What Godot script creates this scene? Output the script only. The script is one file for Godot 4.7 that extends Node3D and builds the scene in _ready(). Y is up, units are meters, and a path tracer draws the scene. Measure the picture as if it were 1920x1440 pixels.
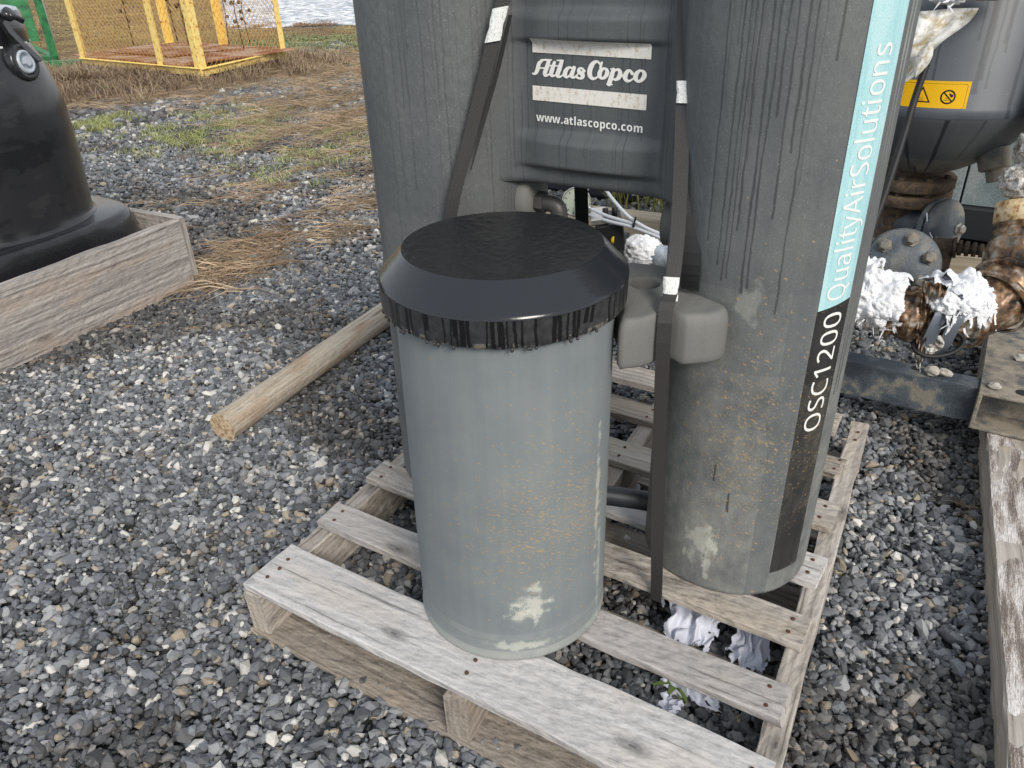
extends Node3D

var rng := RandomNumberGenerator.new()
var M := {}
var used := {}
var fonts := {}

# ------------------------------------------------------------------ scene tree helpers
func numbered(called: String) -> String:
	var n: int = used.get(called, 0)
	used[called] = n + 1
	return called if n == 0 else "%s_%03d" % [called, n]

func tag(o: Node, label: String, category: String, group := "", kind := "") -> Node:
	o.set_meta("label", label)
	o.set_meta("category", category)
	if group != "":
		o.set_meta("group", group)
	if kind != "":
		o.set_meta("kind", kind)
	return o

func thing(called: String, label: String, category: String, at := Vector3.ZERO, group := "") -> Node3D:
	var o := Node3D.new()
	o.name = numbered(called)
	add_child(o, true)
	o.position = at
	tag(o, label, category, group)
	return o

# commits a SurfaceTool; shapes are built in world coordinates and shifted back under their thing
func obj(called: String, st: SurfaceTool, material: Material, parent: Node3D = null, local := false) -> MeshInstance3D:
	st.generate_normals()
	var o := MeshInstance3D.new()
	o.mesh = st.commit()
	o.material_override = material
	if parent == null:
		o.name = numbered(called)
		add_child(o, true)
	else:
		o.name = called
		parent.add_child(o, true)
		if not local:
			var p: Node3D = parent
			var off := Vector3.ZERO
			while p != self and p != null:
				off += p.position
				p = p.get_parent() as Node3D
			o.position = -off
	return o

func mb() -> SurfaceTool:
	var st := SurfaceTool.new()
	st.begin(Mesh.PRIMITIVE_TRIANGLES)
	return st

# ------------------------------------------------------------------ shape helpers
# V: three points a triangle; turned outward by signed volume, or towards dir for open sheets
func emit(st: SurfaceTool, V: PackedVector3Array, U: PackedVector2Array, sg := 0, dir := Vector3.ZERO) -> void:
	var s := 0.0
	if dir != Vector3.ZERO:
		for i in range(0, V.size(), 3):
			s += (V[i + 1] - V[i]).cross(V[i + 2] - V[i]).dot(dir)
	else:
		var c := Vector3.ZERO
		for p in V:
			c += p
		c /= float(V.size())
		for i in range(0, V.size(), 3):
			s += (V[i] - c).dot((V[i + 1] - c).cross(V[i + 2] - c))
	st.set_smooth_group(sg)
	for i in range(0, V.size(), 3):
		for k in ([0, 2, 1] if s > 0.0 else [0, 1, 2]):
			st.set_uv(U[i + k])
			st.add_vertex(V[i + k])

func p_box(st: SurfaceTool, size: Vector3, xf: Transform3D, bev := 0.002, uvs := 1.0, uvo := Vector2.ZERO) -> void:
	var h := size * 0.5
	bev = minf(bev, minf(h.x, minf(h.y, h.z)) * 0.45)
	var V := PackedVector3Array()
	var U := PackedVector2Array()
	var long := 0
	if size.y > size[long]: long = 1
	if size.z > size[long]: long = 2
	var pt := func(sx: int, sy: int, sz: int, a: int) -> Vector3:
		var p := Vector3(sx * (h.x - bev), sy * (h.y - bev), sz * (h.z - bev))
		p[a] = [sx, sy, sz][a] * h[a]
		return p
	var polys := []
	for a in 3:
		for s in [-1, 1]:
			var q := []
			for k in [[-1, -1], [1, -1], [1, 1], [-1, 1]]:
				var g := [0, 0, 0]
				g[a] = s; g[(a + 1) % 3] = k[0]; g[(a + 2) % 3] = k[1]
				q.append(pt.call(g[0], g[1], g[2], a))
			polys.append(q)
	for a in 3:
		var b := (a + 1) % 3
		var c := (a + 2) % 3
		for sa in [-1, 1]:
			for sb in [-1, 1]:
				var q := []
				for k in [[-1, a], [1, a], [1, b], [-1, b]]:
					var g := [0, 0, 0]
					g[a] = sa; g[b] = sb; g[c] = k[0]
					q.append(pt.call(g[0], g[1], g[2], k[1]))
				polys.append(q)
	for sx in [-1, 1]:
		for sy in [-1, 1]:
			for sz in [-1, 1]:
				polys.append([pt.call(sx, sy, sz, 0), pt.call(sx, sy, sz, 1), pt.call(sx, sy, sz, 2)])
	for q in polys:
		var n: Vector3 = (q[1] - q[0]).cross(q[2] - q[0])
		var c := Vector3.ZERO
		for p in q: c += p
		if n.dot(c) < 0.0: q.reverse(); n = -n
		var other := 1 if long == 0 else 0
		var third := 3 - long - other
		var na := n.abs()
		for t in ([[0, 1, 2]] if q.size() == 3 else [[0, 1, 2], [0, 2, 3]]):
			for k in t:
				var p: Vector3 = q[k]
				V.append(xf * p)
				var cross: float = p[other] if na[third] > na[other] else p[third] + size[other] * 0.7
				var along: float = p[long]
				if na[long] > na[other] and na[long] > na[third]:
					along = p[other]; cross = p[third]
				U.append(Vector2(along, cross) * uvs + uvo)
	emit(st, V, U, -1)

# rings of points; ring k has v = vs[k]; closed rings wrap with u from 0 to 1
func p_loft(st: SurfaceTool, rings: Array, vs: Array, closed := true, caps := Vector2i(0, 0), sg := 0, dir := Vector3.ZERO) -> void:
	var V := PackedVector3Array()
	var U := PackedVector2Array()
	var n: int = rings[0].size()
	var m := n if closed else n - 1
	for k in rings.size() - 1:
		var A = rings[k]
		var B = rings[k + 1]
		for i in m:
			var j := (i + 1) % n
			var u0 := float(i) / m
			var u1 := float(i + 1) / m
			for t in [[A[i], u0, vs[k]], [A[j], u1, vs[k]], [B[j], u1, vs[k + 1]], [A[i], u0, vs[k]], [B[j], u1, vs[k + 1]], [B[i], u0, vs[k + 1]]]:
				V.append(t[0]); U.append(Vector2(t[1], t[2]))
	if closed:
		for e in 2:
			if caps[e] == 0: continue
			var R = rings[0] if e == 0 else rings[rings.size() - 1]
			var c := Vector3.ZERO
			for p in R: c += p
			c /= n
			for i in n:
				var a: Vector3 = R[i]
				var b: Vector3 = R[(i + 1) % n]
				if e == 0: var w := a; a = b; b = w
				V.append_array([c, a, b])
				for p in [c, a, b]:
					U.append(Vector2(p.x - c.x, p.z - c.z + p.y - c.y) * 1.0)
	emit(st, V, U, sg, dir)

# profile of (radius, height) about the y axis of xf
func p_lathe(st: SurfaceTool, prof: Array, seg: int, xf: Transform3D, front := 0.0, sg := 0, caps := Vector2i(0, 0), vr := Vector2(0, 1)) -> void:
	var rings := []
	var vs := []
	var y0: float = prof[0].y
	var y1: float = prof[prof.size() - 1].y
	var total := 0.0
	for k in range(1, prof.size()): total += prof[k].distance_to(prof[k - 1])
	var run := 0.0
	for k in prof.size():
		var R := []
		for i in seg:
			var a := deg_to_rad(front - (float(i) / seg - 0.5) * 360.0)
			R.append(xf * Vector3(prof[k].x * cos(a), prof[k].y, prof[k].x * sin(a)))
		rings.append(R)
		if k > 0: run += prof[k].distance_to(prof[k - 1])
		vs.append(vr.x + (vr.y - vr.x) * run / total)
	p_loft(st, rings, vs, true, caps, sg)

func p_tube(st: SurfaceTool, pts: Array, rad, sides := 8, caps := true) -> void:
	var rings := []
	var vs := []
	var up := Vector3(0.123, 0.97, 0.21)
	var run := 0.0
	for k in pts.size():
		var t: Vector3 = (pts[mini(k + 1, pts.size() - 1)] - pts[maxi(k - 1, 0)]).normalized()
		if k == 0 and absf(t.dot(up)) > 0.9: up = Vector3(0.97, 0.1, 0.2)
		var x := t.cross(up).normalized()
		up = x.cross(t).normalized()
		var r: float = rad[k] if rad is Array else rad
		var R := []
		for i in sides:
			var a := TAU * i / sides
			R.append(pts[k] + (x * cos(a) + up * sin(a)) * r)
		rings.append(R)
		if k > 0: run += pts[k].distance_to(pts[k - 1])
		vs.append(run * 2.0)
	p_loft(st, rings, vs, true, Vector2i(1, 1) if caps else Vector2i.ZERO, 0)

func p_ribbon(st: SurfaceTool, pts: Array, wid: Array, th: float) -> void:
	var rings := []
	var vs := []
	var run := 0.0
	for k in pts.size():
		var t: Vector3 = (pts[mini(k + 1, pts.size() - 1)] - pts[maxi(k - 1, 0)]).normalized()
		var w: Vector3 = wid[k] * 0.5
		var n: Vector3 = t.cross(w).normalized() * th * 0.5
		rings.append([pts[k] - w - n, pts[k] + w - n, pts[k] + w + n, pts[k] - w + n])
		if k > 0: run += pts[k].distance_to(pts[k - 1])
		vs.append(run * 4.0)
	p_loft(st, rings, vs, true, Vector2i(1, 1), -1)

func curve(pts: Array, n: int) -> Array:
	var out := []
	for i in pts.size() - 1:
		var p0 = pts[maxi(i - 1, 0)]
		var p3 = pts[mini(i + 2, pts.size() - 1)]
		for k in n:
			out.append(pts[i].cubic_interpolate(pts[i + 1], p0, p3, float(k) / n))
	out.append(pts[pts.size() - 1])
	return out

func ico() -> Array:
	var t := 1.618034
	var v := [Vector3(-1, t, 0), Vector3(1, t, 0), Vector3(-1, -t, 0), Vector3(1, -t, 0), Vector3(0, -1, t), Vector3(0, 1, t), Vector3(0, -1, -t), Vector3(0, 1, -t), Vector3(t, 0, -1), Vector3(t, 0, 1), Vector3(-t, 0, -1), Vector3(-t, 0, 1)]
	var f := [0, 11, 5, 0, 5, 1, 0, 1, 7, 0, 7, 10, 0, 10, 11, 1, 5, 9, 5, 11, 4, 11, 10, 2, 10, 7, 6, 7, 1, 8, 3, 9, 4, 3, 4, 2, 3, 2, 6, 3, 6, 8, 3, 8, 9, 4, 9, 5, 2, 4, 11, 6, 2, 10, 8, 6, 7, 9, 8, 1]
	var out := []
	for i in f: out.append(v[i].normalized())
	return out

# a lumpy solid: icosphere split sub times, pushed in and out by noise
func p_blob(st: SurfaceTool, at: Vector3, radii: Vector3, amp: float, freq: float, seed_: int, sub := 3, sg := 0) -> void:
	var tris := ico()
	for s in sub:
		var nt := []
		for i in range(0, tris.size(), 3):
			var a: Vector3 = tris[i]
			var b: Vector3 = tris[i + 1]
			var c: Vector3 = tris[i + 2]
			var ab := (a + b).normalized()
			var bc := (b + c).normalized()
			var ca := (c + a).normalized()
			nt.append_array([a, ab, ca, ab, b, bc, ca, bc, c, ab, bc, ca])
		tris = nt
	var fn := noise(seed_, freq, 4)
	var V := PackedVector3Array()
	var U := PackedVector2Array()
	for p in tris:
		var q: Vector3 = p * (1.0 + amp * fn.get_noise_3dv(p))
		V.append(at + q * radii)
		U.append(Vector2(p.x + p.z * 0.6, p.y) * 0.5)
	emit(st, V, U, sg)

# a sawn board along x with worn, uneven edges
func p_plank(st: SurfaceTool, length: float, th: float, wid: float, xf: Transform3D, seed_: int, wear := 0.002, nx := 14, uvo := Vector2.ZERO, ragged := 0.003) -> void:
	var r := RandomNumberGenerator.new()
	r.seed = seed_
	var fn := noise(seed_, 2.2, 3)
	var b := 0.0022
	var cs := [Vector2(-0.5, 0.5), Vector2(0.5, 0.5), Vector2(0.5, -0.5), Vector2(-0.5, -0.5)]
	var rings := []
	var vs := []
	var prof := []
	for k in 4:
		var c: Vector2 = cs[k]
		var hx: float = c.x * wid
		var hy: float = c.y * th
		if k % 2 == 0:
			prof.append(Vector2(hx, hy - signf(hy) * b)); prof.append(Vector2(hx - signf(hx) * b, hy))
		else:
			prof.append(Vector2(hx - signf(hx) * b, hy)); prof.append(Vector2(hx, hy - signf(hy) * b))
	for i in nx + 1:
		var x := (float(i) / nx - 0.5) * length
		var R := []
		for k in prof.size():
			var p: Vector2 = prof[k]
			var dx := 0.0
			if i == 0 or i == nx: dx = r.randf_range(-ragged, ragged)
			var e := Vector2(fn.get_noise_2d(x * 4.0, k * 3.1), fn.get_noise_2d(x * 4.0, k * 3.1 + 40.0)) * wear
			R.append(Vector3(x + dx, p.y + e.y + fn.get_noise_1d(x * 0.8) * wear, p.x + e.x + fn.get_noise_1d(x * 0.8 + 50.0) * wear))
		rings.append(R)
	# flat-shaded quads with u along the grain
	var V := PackedVector3Array()
	var U := PackedVector2Array()
	var n := prof.size()
	var side := []
	var acc := 0.0
	for k in n + 1:
		side.append(acc)
		acc += prof[k % n].distance_to(prof[(k + 1) % n])
	for i in nx:
		for k in n:
			var j := (k + 1) % n
			for t in [[i, k, 0], [i, j, 1], [i + 1, j, 1], [i, k, 0], [i + 1, j, 1], [i + 1, k, 0]]:
				var p: Vector3 = rings[t[0]][t[1]]
				V.append(xf * p)
				U.append(Vector2(p.x * 0.62 + 0.5, side[k + t[2]] * 2.0) + uvo)
	for e in 2:
		var R = rings[0] if e == 0 else rings[nx]
		for k in range(1, n - 1):
			for p in ([R[0], R[k + 1], R[k]] if e == 0 else [R[0], R[k], R[k + 1]]):
				V.append(xf * p); U.append(Vector2(p.y * 3.0, p.z * 3.0) + uvo)
	emit(st, V, U, -1)

# open grid sheet given by a function of (u, v)
func p_sheet(st: SurfaceTool, nu: int, nv: int, f: Callable, dir: Vector3, keep = null, sg := 0) -> void:
	var P := []
	for j in nv + 1:
		var row := []
		for i in nu + 1:
			row.append(f.call(float(i) / nu, float(j) / nv))
		P.append(row)
	var V := PackedVector3Array()
	var U := PackedVector2Array()
	for j in nv:
		for i in nu:
			if keep != null and not keep.call((i + 0.5) / nu, (j + 0.5) / nv): continue
			for t in [[i, j], [i + 1, j], [i + 1, j + 1], [i, j], [i + 1, j + 1], [i, j + 1]]:
				V.append(P[t[1]][t[0]]); U.append(Vector2(float(t[0]) / nu, float(t[1]) / nv))
	emit(st, V, U, sg, dir)

func at(p: Vector3, rot := Vector3.ZERO) -> Transform3D:
	return Transform3D(Basis.from_euler(rot), p)

# y axis of the shape laid along d
func aim(p: Vector3, d: Vector3) -> Transform3D:
	var y := d.normalized()
	var x := y.cross(Vector3(0.31, 0.2, 0.93)).normalized()
	return Transform3D(Basis(x, y, x.cross(y)), p)

# ------------------------------------------------------------------ textures
func noise(seed_: int, freq: float, oct := 3, type := FastNoiseLite.TYPE_SIMPLEX_SMOOTH) -> FastNoiseLite:
	var f := FastNoiseLite.new()
	f.seed = seed_
	f.frequency = freq
	f.noise_type = type
	f.fractal_octaves = oct
	f.fractal_type = FastNoiseLite.FRACTAL_FBM if oct > 1 else FastNoiseLite.FRACTAL_NONE
	return f

# a grey noise picture of w x h, drawn at (w/sx, h/sy) and stretched
func nz(seed_: int, freq: float, w: int, h: int, sx := 1, sy := 1, oct := 3) -> PackedByteArray:
	var im := noise(seed_, freq, oct).get_image(w / sx, h / sy, false, false, true)
	if sx > 1 or sy > 1: im.resize(w, h, Image.INTERPOLATE_CUBIC)
	im.convert(Image.FORMAT_L8)
	return im.get_data()

func cells(seed_: int, freq: float, w: int, h: int) -> PackedByteArray:
	var f := noise(seed_, freq, 1, FastNoiseLite.TYPE_CELLULAR)
	f.cellular_return_type = FastNoiseLite.RETURN_CELL_VALUE
	f.cellular_jitter = 1.0
	var im := f.get_image(w, h, false, false, true)
	im.convert(Image.FORMAT_L8)
	return im.get_data()

func tex(w: int, h: int, d: PackedByteArray, alpha := false) -> ImageTexture:
	return ImageTexture.create_from_image(Image.create_from_data(w, h, false, Image.FORMAT_RGBA8 if alpha else Image.FORMAT_RGB8, d))

func ss(a: float, b: float, x: float) -> float:
	return smoothstep(a, b, x)

func bumps(seed_: int, freq: float, strength: float, size := 512, oct := 3, type := FastNoiseLite.TYPE_SIMPLEX_SMOOTH) -> NoiseTexture2D:
	var t := NoiseTexture2D.new()
	t.width = size; t.height = size
	t.seamless = true
	t.as_normal_map = true
	t.bump_strength = strength
	t.noise = noise(seed_, freq, oct, type)
	return t

func mat(c: Color, rough := 0.7, metal := 0.0, t: Texture2D = null) -> StandardMaterial3D:
	var m := StandardMaterial3D.new()
	m.albedo_color = c
	m.roughness = rough
	m.metallic = metal
	m.metallic_specular = 0.5
	if t != null: m.albedo_texture = t
	return m

func with_normal(m: StandardMaterial3D, t: Texture2D, s := 1.0) -> StandardMaterial3D:
	m.normal_enabled = true
	m.normal_texture = t
	m.normal_scale = s
	return m

func tri(m: StandardMaterial3D, scale: float) -> StandardMaterial3D:
	m.uv1_triplanar = true
	m.uv1_scale = Vector3.ONE * scale
	return m

func g8(r: int, g: int, b: int) -> Color:
	return Color8(r, g, b)

func put3(d: PackedByteArray, i: int, c: Vector3) -> void:
	d[i] = clampi(int(c.x), 0, 255); d[i + 1] = clampi(int(c.y), 0, 255); d[i + 2] = clampi(int(c.z), 0, 255)

# weathered wood, grain along u
func wood_tex(seed_: int, base: Vector3, dark: Vector3, warm: Vector3, amount: float) -> ImageTexture:
	var w := 1024
	var h := 512
	var g1 := nz(seed_, 0.06, w, h, 32, 1, 4)
	var g2 := nz(seed_ + 1, 0.25, w, h, 16, 1, 2)
	var g3 := nz(seed_ + 2, 0.012, w, h, 4, 2, 3)
	var g4 := nz(seed_ + 3, 0.5, w, h, 2, 1, 2)
	var d := PackedByteArray(); d.resize(w * h * 3)
	for i in w * h:
		var a := g1[i] / 255.0
		var b := g2[i] / 255.0
		var c := g3[i] / 255.0
		var e := g4[i] / 255.0
		var s := clampf((a - 0.5) * 1.7 * amount + (b - 0.5) * 0.5 * amount + (e - 0.5) * 0.28 + 0.45, 0.0, 1.0)
		var col := base.lerp(dark, s * 0.75)
		col = col.lerp(warm, ss(0.55, 0.85, c) * 0.5)
		if a > 0.86: col *= 0.76
		put3(d, i * 3, col)
	# knots
	var r := RandomNumberGenerator.new(); r.seed = seed_
	for k in 3:
		var cx := r.randi_range(60, w - 60)
		var cy := r.randi_range(30, h - 30)
		for y in range(-22, 23):
			for x in range(-34, 35):
				var q := Vector2(x * 0.62, y).length() / 20.0
				if q > 1.0: continue
				var px := cx + x
				var py := clampi(cy + y, 0, h - 1)
				var i := (py * w + px) * 3
				var ringv := 0.94 + 0.06 * sin(q * 15.0 + x * 0.13)
				var f := lerpf(0.80 * ringv, 1.0, ss(0.2, 0.9, q + 0.012 * (posmod(x * 7 + y * 3, 11) - 5))) * (0.72 if q < 0.14 else 1.0)
				for c in 3: d[i + c] = int(d[i + c] * f)
	return tex(w, h, d)

# moulded grey plastic: rain streaks, grainy dust low down, tan specks; u right way round, v upward from 0
func plastic_tex(seed_: int, w: int, h: int, clean: Vector3, dust: Vector3, o: Dictionary) -> ImageTexture:
	var fine := nz(seed_, 0.45, w, h, 1, 1, 2)
	var patch := nz(seed_ + 1, 0.006, w, h, 1, 1, 4)
	var mid := nz(seed_ + 2, 0.03, w, h, 1, 1, 3)
	var streak := nz(seed_ + 3, 0.05, w, h, 1, 32, 3)
	var big := nz(seed_ + 4, 0.012, w, h, 1, 8, 2)
	var d := PackedByteArray(); d.resize(w * h * 3)
	var bands: Array = o.get("bands", [])
	var scrapes: Array = o.get("scrapes", [])
	var dmin: float = o.get("dmin", 0.25)
	var grain: float = o.get("grain", 1.0)
	for y in h:
		var v := float(y) / h
		for x in w:
			var i := y * w + x
			var u := float(x) / w
			var f := fine[i] / 255.0 - 0.5
			var p := patch[i] / 255.0 - 0.5
			var m := mid[i] / 255.0 - 0.5
			var s := streak[i] / 255.0 - 0.5
			var b := big[i] / 255.0 - 0.5
			var k := dmin + p * 0.22 + b * 0.10 + s * 0.13 + m * 0.05 + f * 0.42 * grain
			for q in bands:   # [v from, v to, amount]: rings of settled dirt, broken up
				if v > q[0] and v < q[1]: k += q[2] * (0.52 + p * 0.6 + m * 0.6 + f * 0.5)
			k = clampf(k, 0.0, 1.0)
			var c := clean.lerp(dust, k)
			for q in scrapes:   # [u, v, ru, rv, seed-ish, strength]
				var e := Vector2((u - q[0]) / q[2], (v - q[1]) / q[3]).length() + m * 1.6 + f * 1.0 + s * 0.8
				if e < 1.0: c = c.lerp(Vector3(196, 196, 184), (1.0 - ss(0.55, 1.0, e)) * q[4])
			put3(d, i * 3, c)
	var r := RandomNumberGenerator.new(); r.seed = seed_ * 7 + 1
	for q in o.get("wiped", []):   # [u0, u1, v0, v1]: cleaned band
		for y in range(int(q[2] * h), int(q[3] * h)):
			for x in range(int(q[0] * w), int(q[1] * w)):
				var i := y * w + x
				var k := 0.55 if patch[i] + mid[i] / 3 > 120 else 0.25
				for c in 3: d[i * 3 + c] = int(lerpf(d[i * 3 + c], clean[c] * 1.12, k))
	# wet runs: [u, v top, v bottom, width px, depth]
	for q in o.get("runs", []):
		var px: float = q[0] * w
		var wob := 0.0
		for y in range(int(q[2] * h), int(q[1] * h)):
			wob += r.randf_range(-0.22, 0.22)
			wob *= 0.995
			var hw: float = q[3] * (0.8 + 0.2 * sin(y * 0.05))
			if y - int(q[2] * h) < 6: hw *= 1.25
			for x in range(int(px + wob - hw - 1), int(px + wob + hw + 2)):
				var e := absf(x + 0.5 - px - wob) - hw
				var a := clampf(0.5 - e, 0.0, 1.0) * float(q[4])
				var i := (y * w + posmod(x, w)) * 3
				for c in 3: d[i + c] = int(lerpf(d[i + c], clean[c] * 0.58, a))
	# specks of splashed clay: [u0, u1, v0, v1, count]
	for q in o.get("specks", []):
		for n in int(q[4]):
			var uu := clampf(lerpf(q[0], q[1], 0.5 + 0.5 * r.randfn(0.0, 0.75)), 0.0, 0.999)
			var vv := clampf(lerpf(q[2], q[3], 0.5 + 0.5 * r.randfn(0.0, 0.75)), 0.01, 0.99)
			var sx := 0.4 + 2.4 * pow(r.randf(), 2.5)
			var sy := r.randf_range(0.4, 1.0)
			var col := Vector3(192, 150, 88).lerp(Vector3(164, 142, 108), r.randf())
			var al := r.randf_range(0.25, 0.8)
			for y in range(-2, 3):
				for x in range(-4, 5):
					var e := Vector2(x / (sx + 0.4), (y + x * 0.3) / (sy + 0.3)).length()
					if e > 1.0: continue
					var i := (clampi(int(vv * h) + y, 0, h - 1) * w + posmod(int(uu * w) + x, w)) * 3
					for c in 3: d[i + c] = int(lerpf(d[i + c], col[c], al))
	# condensation and chips, pale flecks
	for n in int(o.get("flecks", 0)):
		var i := (r.randi_range(0, h - 1) * w + r.randi_range(0, w - 1)) * 3
		for c in 3: d[i + c] = mini(255, d[i + c] + 50)
	return tex(w, h, d)

func speckle_tex(seed_: int, w: int, h: int, freq: float, palette: Array, weights: Array) -> ImageTexture:
	var c := cells(seed_, freq, w, h)
	var f := nz(seed_ + 1, 0.4, w, h, 1, 1, 2)
	var map := []
	for i in 256:
		var t := fposmod(i * 0.6180339 * 7.0, 1.0)
		var acc := 0.0
		var col: Vector3 = palette[0]
		for k in palette.size():
			acc += weights[k]
			if t <= acc: col = palette[k]; break
		map.append(col * (0.85 + 0.3 * fposmod(i * 0.381966 * 5.0, 1.0)))
	var d := PackedByteArray(); d.resize(w * h * 3)
	for i in w * h:
		put3(d, i * 3, map[c[i]] * (0.8 + 0.4 * f[i] / 255.0))
	return tex(w, h, d)

# threshold mixture of tones along one stretched noise
func mix_tex(seed_: int, w: int, h: int, freq: float, sx: int, sy: int, tones: Array, stops: Array, fine := 0.3) -> ImageTexture:
	var a := nz(seed_, freq, w, h, sx, sy, 4)
	var b := nz(seed_ + 5, freq * 3.0, w, h, maxi(1, sx / 2), maxi(1, sy / 2), 3)
	var f := nz(seed_ + 9, 0.4, w, h, 1, 1, 2)
	var d := PackedByteArray(); d.resize(w * h * 3)
	for i in w * h:
		var t := a[i] / 255.0 * 0.65 + b[i] / 255.0 * 0.35 + (f[i] / 255.0 - 0.5) * fine
		var col: Vector3 = tones[0]
		for k in stops.size():
			col = col.lerp(tones[k + 1], ss(stops[k] - 0.03, stops[k] + 0.03, t))
		put3(d, i * 3, col * (0.85 + 0.3 * f[i] / 255.0))
	return tex(w, h, d)

# whitewash flaked off weathered timber, grain along u
func timber_tex() -> ImageTexture:
	var w := 1024
	var h := 256
	var a := nz(111, 0.012, w, h, 2, 1, 3)
	var b := nz(112, 0.16, w, h, 8, 1, 3)
	var c := nz(113, 0.30, w, h, 4, 1, 2)
	var f := nz(114, 0.45, w, h, 1, 1, 2)
	var d := PackedByteArray(); d.resize(w * h * 3)
	for i in w * h:
		var t := (b[i] + c[i]) / 510.0 - 0.5 + (f[i] / 255.0 - 0.5) * 0.8 + (a[i] / 255.0 - 0.5) * 0.75
		var col := Vector3(108, 97, 90).lerp(Vector3(150, 136, 126), ss(-0.2, 0.0, t)).lerp(Vector3(212, 208, 205), ss(-0.10, 0.16, t))
		if b[i] > 205: col *= 0.55
		put3(d, i * 3, col * (0.9 + 0.2 * f[i] / 255.0))
	return tex(w, h, d)

func lid_skirt_tex() -> ImageTexture:
	var w := 2048
	var h := 64
	var f := nz(31, 0.3, w, h, 1, 1, 2)
	var m := nz(32, 0.03, w, h, 1, 1, 3)
	var d := PackedByteArray(); d.resize(w * h * 3)
	for i in w * h:
		var v := float(i / w) / h
		var k := (m[i] - 128) * 0.10 + (f[i] - 128) * 0.07
		var c := Vector3(52, 53, 55) + Vector3.ONE * k
		if v < 0.22 and m[i] + f[i] / 2 > 205: c = Vector3(112, 108, 98)
		put3(d, i * 3, c)
	var r := RandomNumberGenerator.new(); r.seed = 5
	for n in 120:
		var px := r.randf() * w
		var hw := 2.0 + 5.0 * pow(r.randf(), 2.0)
		var wob := 0.0
		var end := 0 if r.randf() < 0.8 else r.randi_range(5, 30)
		for yy in range(end, h):
			var y := h - 1 - (yy - end)
			wob += r.randf_range(-0.5, 0.5)
			for x in range(int(px + wob - hw), int(px + wob + hw)):
				var i := (y * w + posmod(x, w)) * 3
				d[i] = 14; d[i + 1] = 14; d[i + 2] = 16
	return tex(w, h, d)

# the maker's script lettering, drawn as pen strokes: x, y, half-width triples
func logo_tex() -> ImageTexture:
	var w := 1000
	var h := 280
	var ink := PackedByteArray(); ink.resize(w * h)
	var strokes := [
		[265, 484, 15, 215, 530, 26, 192, 610, 29, 168, 665, 24, 140, 684, 14, 122, 678, 12],
		[352, 484, 24, 330, 560, 30, 297, 650, 30, 300, 690, 24, 335, 685, 14, 368, 660, 11],
		[240, 480, 10, 300, 476, 14, 360, 474, 13, 388, 470, 9], [190, 596, 11, 320, 590, 11],
		[430, 500, 20, 402, 590, 29, 382, 660, 29, 395, 690, 21, 435, 682, 12, 460, 660, 10], [362, 552, 10, 470, 548, 10],
		[530, 480, 25, 500, 580, 30, 470, 670, 29, 485, 695, 22, 520, 690, 13, 550, 660, 10], [468, 472, 10, 550, 470, 11],
		[672, 562, 13, 625, 562, 19, 585, 610, 29, 575, 668, 29, 600, 694, 18, 640, 665, 13, 672, 600, 11],
		[700, 555, 24, 672, 640, 29, 668, 680, 26, 700, 690, 15, 742, 655, 10],
		[832, 592, 22, 805, 558, 14, 772, 565, 17, 765, 605, 27, 812, 640, 30, 810, 684, 22, 768, 698, 15, 735, 682, 19],
		[742, 655, 10, 765, 610, 10],
		[1066, 460, 14, 1048, 530, 17], [1045, 485, 15, 1000, 452, 17, 945, 490, 29, 912, 570, 33, 912, 645, 31, 950, 688, 21, 1000, 670, 13, 1035, 630, 10],
		[1085, 540, 17, 1048, 580, 28, 1040, 640, 29, 1068, 676, 17, 1110, 655, 23, 1138, 600, 28, 1128, 552, 21, 1090, 538, 14],
		[1218, 545, 24, 1195, 640, 30, 1165, 745, 30], [1140, 750, 10, 1205, 748, 10], [1185, 540, 9, 1220, 538, 10],
		[1225, 570, 12, 1275, 540, 18, 1305, 580, 27, 1290, 645, 28, 1245, 680, 17, 1205, 665, 10],
		[1455, 580, 22, 1432, 545, 15, 1395, 560, 25, 1368, 625, 30, 1385, 675, 24, 1430, 680, 15, 1480, 640, 10],
		[1300, 650, 10, 1350, 605, 10],
		[1550, 535, 17, 1510, 580, 28, 1502, 640, 29, 1535, 680, 18, 1580, 655, 24, 1610, 600, 29, 1600, 550, 21, 1560, 533, 14]]
	var k := 1000.0 / 1560.0
	for s in strokes:
		var P := []
		for i in range(0, s.size(), 3): P.append(Vector3(s[i] - 105.0, s[i + 1] - 400.0, s[i + 2]) * k)
		for q in curve(P, 24):
			var rr: float = q.z
			for y in range(maxi(0, int(q.y - rr)), mini(h, int(q.y + rr) + 2)):
				for x in range(maxi(0, int(q.x - rr)), mini(w, int(q.x + rr) + 2)):
					if Vector2(x - q.x, y - q.y).length_squared() <= rr * rr: ink[y * w + x] = 255
	var d := PackedByteArray(); d.resize(w * h * 4)
	for i in w * h:
		d[i * 4] = 232; d[i * 4 + 1] = 232; d[i * 4 + 2] = 228; d[i * 4 + 3] = ink[i]
	return tex(w, h, d, true)

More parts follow.
